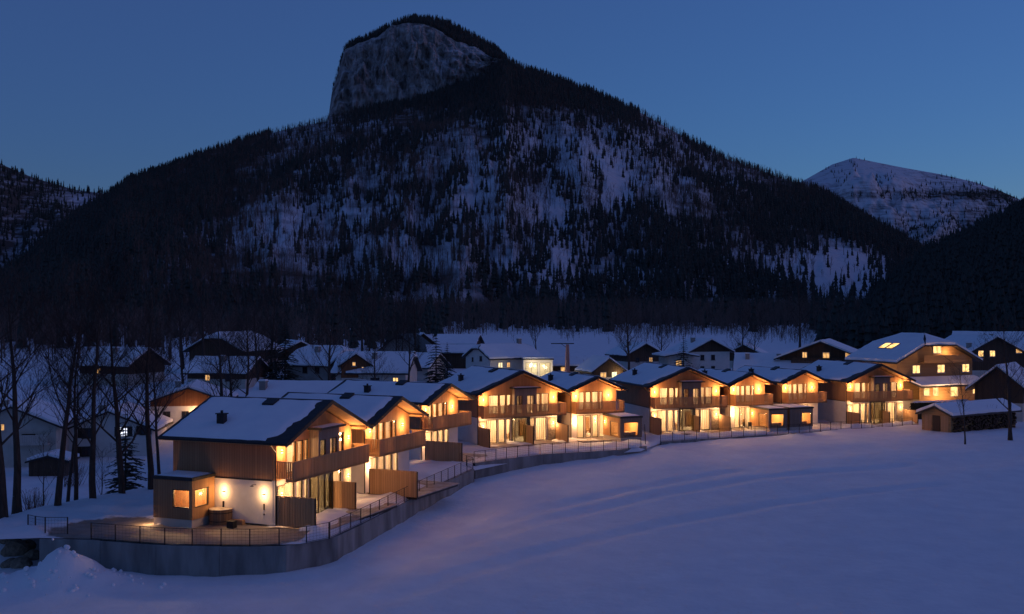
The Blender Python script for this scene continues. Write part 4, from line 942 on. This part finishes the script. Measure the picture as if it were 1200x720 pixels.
o = village_house('house with orange lit timber gable and arched shutters, left of the nearest chalet roof', 221, 132, 12, 9.4, 11, 3.5, 5.2, low='plaster', up='red_wood', split=2.75, zb=-.7, ov=.9,
              wins=[('f',6.3,1.2,.75,1.0,LW),('f',2.0,1.0,.9,1.1,D_),('f',4.3,1.0,.9,1.1,D_)], snow=.3)
sconce(o, 5.6, -.0, 1.75, 40); lamp('lamp_light', (5.2,-1.6,2.2), 60, .1, o)
village_house('big dark farmhouse with half hipped snowy roof under the left woods', 252, 196, -14, 11, 15, 4.6, 7.6, low='plaster_dark', up='old_wood', hip=.35, ov=1.0, wins=[('f',3,2.2,.9,1,D_),('f',7,2.2,.9,1,D_),('f',9.6,1.2,.6,.8,LD)])
village_house('snowy roofed house with grey gable left of the yellow lit house', 404, 176, 68, 11, 8, 3.4, 6.1, low='plaster_dark', up='plaster_dark', hip=.3, wins=[('f',3,3,.8,1,D_),('f',6,3,.8,1,D_),('l',2,1.8,.9,1.2,D_),('l',4.4,1.8,.9,1.2,D_)])
o = village_house('yellowish rendered house with snowy roof and dim lit windows, behind the third chalet', 482, 170, 84, 9.5, 11.5, 3.4, 6.1, low='plaster2', up='plaster2', hip=.25,
              wins=[('l',7.7,1.0,.8,1.0,LD),('l',1.6,1.0,.9,1.3,L_),('l',4.6,1.0,.7,1.2,D_),('l',5.4,1.0,.7,1.2,D_)])
o2 = village_house('reddish cross gable on the front of the yellowish house', 417, 166, 14, 4.6, 6, 4.6, 6.2, low='plaster2', up='red_wood', name='gable_wing', cat='house', ov=.5, chim=(), wins=[('f',2.0,4.2,.6,.7,LD),('f',3.4,3.6,.4,.5,LD)])
village_house('steep grey roofed barn between the yellowish house and the conifer', 468, 225, -8, 12, 16, 3.0, 7.6, low='plaster_dark', up='plaster_dark', hip=.2, snow=.0, roofmat='roof', name='barn', cat='barn', chim=())
village_house('long flat snowy hall roof behind the conifer in the village centre', 560, 235, 88, 12, 15, 3.6, 4.9, low='old_wood', up='old_wood', name='hall', cat='hall', chim=(), snow=.3)
village_house('small snowy roof peeping out above the hall in the village centre', 560, 262, 80, 9, 10, 4.6, 6.6, low='old_wood', up='old_wood', chim=())
village_house('white half hipped house with long snowy roof in the village centre', 560, 192, -56, 8.6, 11, 4.2, 6.3, low='plaster', up='plaster', hip=.3, ov=.7, wins=[('f',2.5,3.2,.5,.8,D_),('f',5.4,3.4,.8,.9,D_),('r',2.2,2.2,1.0,1.0,LW),('r',4,2.2,.8,1.0,LD)], chim=((.5,.85),))
# lit glass front of a shop
sx, sy = at_depth(630,188), 188; zz = gz(sx, sy)
o = empty('lit_shop', (sx-2.6, sy, zz), R(4)); tag(o, 'brightly lit flat roofed shop front behind the wide middle chalet', 'shop')
q = MB(); wall_with_openings(q, 0, 5.4, 0, .2, -.5, 3.7, [(.4,2.6,.6,3.2),(3.0,5.0,.6,3.2)]); q.box(0,.2,.202,4,-.5,3.7).box(5.2,5.4,.202,4,-.5,3.7).box(.202,5.198,3.8,4,-.5,3.7); q.build('wall', M['plaster'], o)
MB().box(-.2,5.6,-.2,4.2,3.703,3.9).build('flat_roof', M['roof'], o); MB().box(-.1,5.5,-.1,4.1,3.903,4.1).build('snow_cover', M['roof_snow'], o)
for a, b in ((.4,2.6),(3.0,5.0)):
    f_ = window(o, a+.01, b-.01, .06, .61, 3.19, False, mull=True)
for u in (1.4,2.2,3.9): 
    pl_ = MB().lathe([(0,.2),(.14,.14),(.2,0),(.14,-.14),(0,-.2)], 12, (u,1.2,2.5)).build('globe_lamp', M['bulb'], o)
lamp('shop_light', (2.7,1.6,2.9), 150, .4, o, (1.0,.80,.48)); lamp('shop_light', (1.6,-1.4,2.8), 80, .3, o, (1.0,.80,.48)); lamp('shop_light', (4.2,-1.2,2.2), 50, .3, o, (1.0,.80,.48))
o = village_house('small dark gabled stall with lights under its eaves, right of the lit shop', 713, 178, 20, 5.6, 6, 2.7, 4.6, low='plaster2', up='old_wood', name='market_stall', cat='stall', wins=[('f',1.8,1.2,1.2,1.0,LD),('f',3.9,1.2,1.0,1.0,LW)], chim=(), ov=.7)
lamp('stall_light', (4.6,-.8,2.0), 60, .2, o, (1.0,.72,.36))
o = village_house('white house with dark timber gable standing before the meadow', 832, 200, 16, 8.5, 8, 4.9, 7.0, low='plaster', up='old_wood', split=4.6, ov=.9, wins=[('f',2.6,3.0,.8,1.0,D_),('f',4.9,3.0,.8,1.0,D_),('f',2.6,.8,.8,1.0,D_),('f',4.9,.8,.8,1.0,D_)])
village_house('low side wing with one lit window and flat snowy roof, left of the white house', 797, 197, 10, 4.6, 6, 4.1, 4.5, low='plaster2', up='plaster2', name='house_wing', ov=1.2, wins=[('f',2.0,2.0,1.2,1.1,LD)], chim=())
village_house('snow covered roof of a low house left of the three window chalet', 925, 182, 75, 8, 9, 2.4, 4.9, low='plaster_dark', up='old_wood', chim=((.3,.2),(.3,.8)), ov=.7)
o = village_house('dark timber chalet with three lit gable windows behind the last chalets', 962, 172, -24, 13.5, 11, 6.3, 9.0, low='plaster2', up='old_wood', split=5.3, ov=.9, zb=.4, wins=[('f',4.1,6.15,.85,1.05,LD),('f',7.6,6.15,1.15,1.05,LD),('f',11.2,6.15,1.15,1.05,LD),('f',2.0,1.2,1.2,1.5,LD),('f',8.0,1.2,1.2,1.5,LD)], balcony=(2.0,12.6,5.3), chim=())
q = MB().slab([(-6,-4.2,3.9),(14.0,-4.2,3.9),(14.0,-.06,5.5),(-2.5,-.06,5.5)], .2).build('porch_roof', M['roof'], o); sm = MB().slab(jag([(-6,-4.2,4.15),(14.0,-4.2,4.15),(14.0,-.06,5.75),(-2.5,-.06,5.75)],5,.12), .24); sm.build('porch_snow', M['roof_snow'], q)
lamp('porch_light', (2.5,-2.6,2.8), 140, .2, o)
# large timber hotel with half hipped roof
o = village_house('large timber house with half hipped snowy roof and many lit windows at right', 1096, 152, 24, 15.0, 8.6, 8.6, 12.0, low='plaster2', up='honey_wood', split=2.6, hip=.42, ov=1.1, zb=-1.2, snow=.35, chim=(),
     wins=[('f',7.8,9.3,1.6,1.3,L_),('f',3.7,6.4,1.5,1.25,L_),('f',8.6,6.4,1.5,1.25,L_),('f',13.6,6.4,1.5,1.25,L_),('l',2.5,6.2,1.2,.9,LD)], balcony=(4.2,12.5,8.1))
tp = (12.0-8.6)/(15.0/2)
for v in (3.2,4.8):                            # two roof windows lit from inside
    f_ = MB(); a0, a1 = 2.2, 3.9; zz0 = lambda u: 8.6+u*tp+.42
    fo = f_.slab([(a0,v,zz0(a0)),(a1,v,zz0(a1)),(a1,v+1.35,zz0(a1)),(a0,v+1.35,zz0(a0))], .3).build('roof_window', M['frame'], o)
    MB().slab([(a0+.12,v+.12,zz0(a0+.12)+.02),(a1-.12,v+.12,zz0(a1-.12)+.02),(a1-.12,v+1.23,zz0(a1-.12)+.02),(a0+.12,v+1.23,zz0(a0+.12)+.02)], .03).build('pane', M['lit'], fo)
q = MB().slab([(1.2,-3.4,4.75),(15.4,-3.4,4.75),(15.4,-.06,5.75),(1.2,-.06,5.75)], .2).build('porch_roof', M['roof'], o)
MB().slab(jag([(1.2,-3.4,4.97),(15.4,-3.4,4.97),(15.4,-.06,5.97),(1.2,-.06,5.97)],9,.12), .2).build('porch_snow', M['roof_snow'], q)
pw = MB(); wall_with_openings(pw, 1.6, 15.5, -2.9, -2.7, -.6, 4.7, [(2.2,3.4,3.35,4.5),(4.0,5.0,3.35,4.5),(7.4,8.9,3.1,4.55),(11.8,13.3,3.35,4.5)]); pwo = pw.build('porch_wall', M['honey_wood'], o)
for a, b, c, d in ((2.2,3.4,3.35,4.5),(4.0,5.0,3.35,4.5),(7.4,8.9,3.1,4.55),(11.8,13.3,3.35,4.5)):
    f_ = MB().box(a,a+.08,-2.94,-2.72,c,d).box(b-.08,b,-2.94,-2.72,c,d).box(a+.08,b-.08,-2.94,-2.72,d-.08,d).box(a+.08,b-.08,-2.94,-2.72,c,c+.08).build('window', M['plaster2'], o); MB().box(a+.08,b-.08,-2.84,-2.8,c+.08,d-.08).build('pane', M['lit'], f_)
lamp('house_light', (-1.4,-2.0,3.2), 260, .2, o); lamp('house_light', (-2.0,4.0,5.5), 260, .2, o); lamp('house_light', (5,-5.0,3.2), 420, .2, o); lamp('house_light', (9.5,-1.0,9.4), 120, .15, o)
hd = empty('hedge', (at_depth(1103,139),139,gz(at_depth(1103,139),139)), R(20)); tag(hd, 'clipped dark hedge with snow on top, below the large timber house', 'hedge')
hm = MB()
for i in range(900):
    u, v, z = rnd.uniform(-5.0,5.0), rnd.uniform(-.5,.5), rnd.uniform(0,2.5); a = rnd.random()*6; s_ = rnd.uniform(.12,.26)
    p = Vector((u,v,z)); hm.add([p+Vector((math.cos(a)*s_,math.sin(a)*s_,-s_*.3)), p+Vector((-math.sin(a)*s_,math.cos(a)*s_,0)), p+Vector((-math.cos(a)*s_*.4,-math.sin(a)*s_*.4,s_))], [(0,1,2)])
hm.build('foliage', M['hedge'], hd); MB().box(-4.8,4.8,-.38,.38,-.3,2.4).build('hedge_core', M['hedge'], hd)
sm = MB(); snow_sheet(sm, (-4.9,-.45,2.5),(4.9,-.45,2.5),(4.9,.45,2.5),(-4.9,.45,2.5),(.1,.1,.2,.2),.2,77,30,6); sm.build('snow_cover', M['roof_snow'], hd, True)
village_house('snow roofed house with lit dormer windows behind the large timber house', 1166, 196, 12, 14, 12, 6.0, 9.4, low='plaster2', up='old_wood', zb=.3, ov=.9, wins=[('f',3.9,5.6,1.2,1.2,L_),('f',6.4,5.6,1.2,1.2,L_),('f',12.2,6.2,1.4,.9,LD)], chim=((.16,.1),))
village_house('snow roofed house cut by the right edge of the picture, high behind the barn', 1206, 214, 60, 12, 14, 6.0, 9.6, low='plaster2', up='old_wood', zb=.6, ov=.9, wins=[('f',3,5.2,1.2,1.0,LD),('l',3,5.4,1.2,1.0,L_),('l',6,5.4,1.2,1.0,LD)])
village_house('old timber barn gable at the right edge behind the dark tree', 1170, 138, -38, 6.0, 9, 4.6, 7.1, low='plaster2', up='old_wood', split=2.2, zb=-.2, ov=1.0, wins=(), chim=(), name='barn', cat='barn')
# log shed in front
sh = village_house('low log shed with long snowy roof at the right end of the row', 1097, 122.5, -58, 3.9, 13, 2.35, 3.15, low='honey_wood', up='honey_wood', zb=gz(at_depth(1098,122),122)-.1, ov=.55, wins=(), chim=(), name='log_shed', cat='shed', snow=.35)
for i in range(3): MB().box(.35+i*1.15,1.35+i*1.15,-.07,-.025,.1,2.0).build('door', M['screen_wood' if i != 1 else 'old_wood'], sh)
# wood store wall along the shed's right side
ws = MB()
for i in range(420):
    v, z = rnd.uniform(.3,12.6), rnd.uniform(.1,1.95); ws.tube((3.93,v,z),(4.25+rnd.uniform(-.05,.08),v,z),rnd.uniform(.07,.12),n=6)
q = ws.build('stacked_logs', M['old_wood'], sh); q['kind'] = 'stuff'
village_house('low snow roofed house just right of the tall dark spruce', 352, 212, 24, 9, 9, 3.2, 5.4, low='plaster2', up='old_wood', wins=[('f',2.4,1.6,.9,1.0,D_),('f',5.6,1.6,.9,1.0,LD)])
village_house('low snow roofed house left of the tall dark spruce, below the farmhouse', 300, 168, 80, 8, 10, 2.6, 4.6, low='plaster2', up='old_wood', wins=[('l',3,1.0,.9,1.0,D_),('l',6.5,1.0,.9,1.0,LD)])
village_house('small snow roofed house between the barn and the white half hipped house', 512, 186, 70, 8, 8, 2.8, 4.8, low='plaster2', up='plaster2', wins=[('l',2.5,1.2,.9,1.0,LD),('l',5.2,1.2,.9,1.0,D_)])
village_house('narrow house with steep snowy roof behind the conifer in the village centre', 496, 252, 10, 8, 9, 4.0, 7.2, low='plaster2', up='old_wood', wins=[('f',2.6,2.0,.9,1.0,D_),('f',5.4,2.0,.9,1.0,D_)])
o = village_house('long low shed with light under its eaves, right of the lit shop', 702, 196, 86, 6, 12.5, 2.6, 3.7, low='plaster2', up='old_wood', name='long_shed', cat='shed', chim=(), wins=[('l',2.5,1.2,1.6,1.0,LD),('l',6.5,1.2,1.6,1.0,LD),('l',10,1.2,1.6,1.0,LW)])
village_house('snow roofed house half hidden behind the wide meadow tree', 756, 222, 20, 8.5, 9, 3.4, 5.6, low='plaster2', up='old_wood', wins=[('f',2.4,1.6,.9,1.0,D_),('f',5.6,1.6,.9,1.0,LD)])
village_house('snow roofed cottage between the white house and the low roof on the right meadow', 872, 228, -20, 8, 8, 3.2, 5.2, low='plaster2', up='old_wood', wins=[('f',2.4,1.6,.9,1.0,D_),('f',5.6,1.6,.9,1.0,D_)])
village_house('snow roofed house highest at the left meadow edge behind the bare trees', 172, 172, 70, 9, 10, 3.4, 5.8, low='plaster2', up='old_wood', wins=[('l',3,1.6,.9,1.0,D_),('l',6,1.6,.9,1.0,LD)])
# second row chalet roof showing above the nearest one
o = village_house('snow covered roof of a second row chalet just above the nearest chalet', 404, 112, 82, 9.5, 9.0, 4.6, 6.7, low='plaster2', up='larch_side', zb=-.4, ov=.9, snow=.3, chim=((.3,.95),))
# painted mast in the village centre
mx, my = at_depth(665,186), 186; mz = gz(mx,my); o = empty('mast', (mx,my,mz)); tag(o, 'tapering pinkish mast with a crossbar behind the middle chalets', 'mast')
MB().tube((0,0,-.5),(0,0,6.6),.55,.28,n=8).build('shaft', M['pink_paint'], o); MB().bar((-3.0,0,6.75),(1.2,0,6.75),.14,.16).build('crossbar', M['dark_metal'], o); MB().bar((-1.2,0,6.75),(0,0,5.9),.08,.08).build('brace', M['dark_metal'], o)

# ------------------------------------------------------------------ trees that can be told apart
def bare_tree_mesh(seed, height=16, trunk_r=.22, clear=.35, spread=.5, levels=4, nmain=13, lean=(0,0)):
    g_ = random.Random(seed); tr, br = MB(), MB()
    n = 9; pts = []; p = Vector((0,0,-.3)); d = Vector((lean[0],lean[1],1)).normalized()
    for i in range(n+1):
        pts.append((p.copy(), trunk_r*(1-.86*i/n)*(1.35 if i == 0 else 1))); p = p + d*(height*.92/n)
        d = (d + Vector((g_.uniform(-.07,.07), g_.uniform(-.07,.07), .04))).normalized()
    for (a, ra), (b, rb) in zip(pts[:-1], pts[1:]): tr.tube(a, b, ra, rb, 7, False)
    def grow(p, d, L, r, lev):
        q, rr = p, r; segs = 3 if lev < 3 else 2
        for i in range(segs):
            d = (d + Vector((g_.uniform(-.22,.22), g_.uniform(-.22,.22), .10))).normalized(); q2 = q + d*(L/segs); r2 = rr*.72
            br.tube(q, q2, rr, r2, 4 if lev == 1 else 3, False)
            if lev < levels:
                for k in range(2 if lev < 3 else 2):
                    ax = Vector((g_.uniform(-1,1), g_.uniform(-1,1), g_.uniform(-.2,.7))).normalized()
                    grow(q2, (d*.75 + ax*.75).normalized(), L*g_.uniform(.38,.6), max(r2*.62,.009), lev+1)
            q, rr = q2, r2
    for i in range(nmain):
        f = clear + (1-clear)*(i+.5*g_.random())/nmain; j = min(n-1, int(f*n)); a, ra = pts[j]; b, rb = pts[j+1]; q = a.lerp(b, f*n-j)
        az = i*2.4 + g_.uniform(-.5,.5); d0 = Vector((math.cos(az)*spread*1.6, math.sin(az)*spread*1.6, .75)).normalized()
        grow(q, d0, height*(.34-.20*f)*g_.uniform(.8,1.2), max(.02, ra*.42), 1)
    return tr.mesh('trunk', M['bark'], True), br.mesh('crown', M['near_twig'])
BT = [bare_tree_mesh(101, 17, .30, .38), bare_tree_mesh(102, 18, .33, .32), bare_tree_mesh(103, 16, .26, .45), bare_tree_mesh(104, 17, .2, .4, .4), bare_tree_mesh(105, 13, .22, .22, .62), bare_tree_mesh(106, 10, .1, .3, .45, 3, 9)]
def bare_tree(label, k, px, d, h=1.0, rz=0, lean=0, zb=None, group='bare trees'):
    x = at_depth(px, d); o = empty('bare_tree', (x, d, gz(x, d) if zb is None else zb), rz); o.scale = (h,h,h); o.rotation_euler.y = R(lean)
    tag(o, label, 'tree', group); link('trunk', BT[k][0], o); link('crown', BT[k][1], o)
LT = [('bare trunk standing at the very left edge of the picture',1,3,70,1.0,.3,0), ('thick bare tree leaning right, second from the left edge',0,20,72,1.02,2.1,8), ('bare tree left of the pale shuttered house, third from the left edge',2,67,74,1.05,1.2,3),
      ('thin bare tree beside the third left trunk',3,79,80,.8,.7,2), ('slender bare tree in front of the left wall of the pale house',3,88,77,.95,4.0,-3), ('bare tree whose trunk crosses the middle of the pale house',0,109,76,1.0,5.1,3),
      ('bare tree between the small spruce and the pale house gable',1,143,79,.95,.9,1), ('tall bare tree nearest to the annex of the first chalet',0,177,81,1.0,3.3,0), ('thin bare tree close behind the one beside the annex',3,188,88,.9,2.2,3),
      ('young thin sapling low among the left trunks',5,50,84,.7,1.0,4), ('young thin sapling near the third left trunk',5,118,82,.6,3.0,-5),
      ('bare tree rising left of the nearest chalet roof ridge',1,262,112,.95,1.7,2), ('bare tree rising just behind the ridge of the nearest chalet',2,272,118,1.0,5.0,-2), ('reddish bare tree left of the tall dark spruce',4,288,135,1.15,.4,0),
      ('wide bare tree close left of the tall dark spruce',4,303,150,1.2,2.4,0), ('bare tree right of the tall dark spruce, before the village',0,388,120,.95,3.9,0), ('bare tree in front of the barn right of the yellowish house',3,470,215,1.0,.1,0),
      ('wide bare tree on the meadow above the small stall',4,737,190,1.25,1.5,0), ('slim bare tree left of the mast behind the middle chalets',3,630,205,.85,2.5,0), ('small bare tree near the right of the wide meadow tree',4,775,235,.9,4.2,0),
      ('bare tree on the meadow right of the white house',4,868,200,1.05,5.5,0), ('slim bare tree beside the meadow tree right of the white house',3,884,204,.8,.8,0), ('tall bare tree on the meadow left of the three window chalet',0,937,262,1.35,1.0,0),
      ('small bare tree standing in the snow before the log shed',5,1131,111,.95,2.0,0), ('large dark bare tree at the right edge beside the log shed',4,1184,114,1.05,.9,-6),
      ('bare tree at the left village edge above the orange gable house',4,215,150,1.1,3.0,0), ('leafless tree above the big dark farmhouse',0,238,185,1.1,2.0,0), ('leafless tree right of the big dark farmhouse',4,318,190,1.3,5.2,0), ('leafless tree above the yellowish house',0,425,200,1.1,4.4,0)]
for lb, k, px, d, h, rz, ln in LT: bare_tree(lb, k, px, d, h, rz, ln)
ORD = ['leftmost','second from left','third from left','fourth from left','fifth from left','sixth from left','seventh from left','seventh from right','sixth from right','fifth from right','fourth from right','third from right','second from right','rightmost']
for i, px in enumerate(sorted(rnd.uniform(170, 490) for _ in ORD)):   # the dark grove round the farmhouse
    bare_tree(ORD[i] + ' of the leafless grove trees around the big dark farmhouse', rnd.choice((0,1,3,4)), px, rnd.uniform(150, 225), rnd.uniform(.65,1.05), rnd.random()*6, 0, None, 'leafless grove round the farmhouse')
def spruce_mesh(seed, h, r, tiers=26, per=11, step=1.0):
    g_ = random.Random(seed); fo = MB(); tr = MB().tube((0,0,-.4),(0,0,h*.97),h*.016,h*.003,6,False)
    for k in range(tiers):
        a = k/(tiers-1); z = h*(.07+.91*a); rad = r*(1-a)**.8 + .12
        for i in range(per):
            q = g_.random()*6.283; L = rad*g_.uniform(.6,1.15); dr = -.22*L*g_.uniform(.5,1.4); c, s_ = math.cos(q), math.sin(q); wd_ = L*.26+.06
            base = Vector((c*.05,s_*.05,z)); 
            for t0, t1 in ((.08,.5),(.4,.78),(.68,1.0)):
                m0 = Vector((c*L*t0,s_*L*t0,z+dr*t0*t0)); m1 = Vector((c*L*t1,s_*L*t1,z+dr*t1*t1+g_.uniform(-.05,.1))); sd_ = Vector((-s_,c,0))*wd_*(1.15-t0)*g_.uniform(.7,1.2)
                fo.add([m0, m1-sd_+Vector((0,0,-.1*wd_)), m1+Vector((c,s_,0))*L*.1, m1+sd_+Vector((0,0,-.1*wd_))], [(0,1,2),(0,2,3)])
    return tr.mesh('trunk', M['bark']), fo.mesh('crown', M['needle'])
SP = [spruce_mesh(1,9,2.2,22,10), spruce_mesh(2,19,4.2,34,14), spruce_mesh(3,15,3.6,30,13)]
for lb, k, px, d, h in [('small spruce between the pale house and the annex of the first chalet',0,147,92,.92), ('tall dark spruce behind the nearest chalet roof, left of the village',1,334,152,.66), ('dark broad conifer in the village centre behind the third chalet',2,511,140,.78),
                        ('dark conifer close beside the tall spruce, behind its left side',1,318,172,.5), ('second dark conifer half hidden behind the one in the village centre',2,524,158,.6), ('little spruce beside the white house on the meadow',0,801,186,.95), ('lone dark conifer behind the barn at left of the hall',2,490,205,.6)]:
    x = at_depth(px, d); o = empty('spruce_tree', (x, d, gz(x,d)), px*.1); o.scale = (h,)*3; tag(o, lb, 'tree', 'conifers in the village'); link('trunk', SP[k][0], o); link('crown', SP[k][1], o)
# brushwood under the bank at the left edge and garden bushes
def bush(label, px, d, h, n, seed, zb=None):
    g_ = random.Random(seed); mb = MB(); x = at_depth(px, d)
    for i in range(n):
        a = g_.random()*6.28; t = g_.uniform(.15,.6); L = h*g_.uniform(.6,1.1); p = Vector((g_.uniform(-.3,.3)*h,g_.uniform(-.3,.3)*h,-.2)); q = p + Vector((math.cos(a)*t*L, math.sin(a)*t*L, L))
        mb.tube(p, q, .022, .008, 3, False)
        for j in range(3): s_ = p.lerp(q, g_.uniform(.4,.95)); mb.tube(s_, s_+Vector((g_.uniform(-.3,.3),g_.uniform(-.3,.3),.3))*h*.35, .01, .004, 3, False)
    o = mb.build('bare_bush', M['twig']); o.location = (x, d, gz(x,d) if zb is None else zb); tag(o, label, 'bush', 'leafless bushes')
for i, (lb, px, d, h) in enumerate([('leafless bush at the foot of the trunks near the left edge',40,86,2.2), ('leafless bush beside the low brown shed',84,100,2.4), ('leafless bush left of the annex under the tall tree',160,88,1.6), ('leafless bush right of the mast',690,196,4.0), ('leafless bush left of the wide meadow tree',715,200,4.0),
                                    ('leafless bush right of the wide meadow tree',760,200,4.5), ('leafless bush beside the slim tree on the right meadow',893,206,4.2), ('leafless bush beside the little spruce at the white house',812,188,3.0), ('leafless scrub left of the lit shop',600,205,3.6), ('leafless bush behind the log shed roof',1150,126,3.0)]): bush(lb, px, d, h, 60, i+50)
# dark boulders holding the stream bank at the left edge
for i, (px, py, r) in enumerate([(6,648,.9),(18,652,1.1),(30,650,.8),(40,654,.7),(12,660,.7),(26,660,.8)]):
    g_ = random.Random(i); p = world_at(px, py, -2.2); bm = bmesh.new(); bmesh.ops.create_icosphere(bm, subdivisions=2, radius=r)
    for v in bm.verts: v.co *= .8+.35*noise.noise(v.co*1.1+Vector((i*9,0,0))); v.co.z *= .75
    me = bpy.data.meshes.new('boulder'); bm.to_mesh(me); bm.free(); me.materials.append(M['stone']); o = link('boulder', me); o.location = (p.x, p.y, max(gz(p.x,p.y)+.1*r, -2.6))
    tag(o, ['leftmost dark boulder of the stream bank at the lower left edge','largest dark boulder of the stream bank, second from the left edge','flat dark boulder in the middle of the stream bank boulders','small dark boulder next to the snow pile','dark boulder lowest at the left of the stream bank','dark boulder lowest at the right of the stream bank'][i], 'rock', 'stream bank boulders')

# clods and shovelled lumps on the snow heap at the wall's end
V, T = [], []; off = 0; g_ = random.Random(5)
for i in range(70):
    a = g_.gauss(-26.6, 2.4); b = g_.gauss(60.6, 1.1)
    if float(signed(np.array([a]), np.array([b]))[0]) > -.5: continue
    bm = bmesh.new(); bmesh.ops.create_icosphere(bm, subdivisions=1, radius=g_.uniform(.05,.22))
    for v in bm.verts: v.co *= g_.uniform(.7,1.25); v.co += Vector((a, b, gz(a,b)+.02))
    bm.verts.index_update(); V += [tuple(v.co) for v in bm.verts]; T += [tuple(v.index+off for v in f.verts) for f in bm.faces]; off += len(bm.verts); bm.free()
tag(link('snow_clods', np_mesh('snow_clods', np.array(V), np.array(T), M['roof_snow'])), 'loose snow clods scattered over the heap at the lower left', 'snow', kind='stuff')
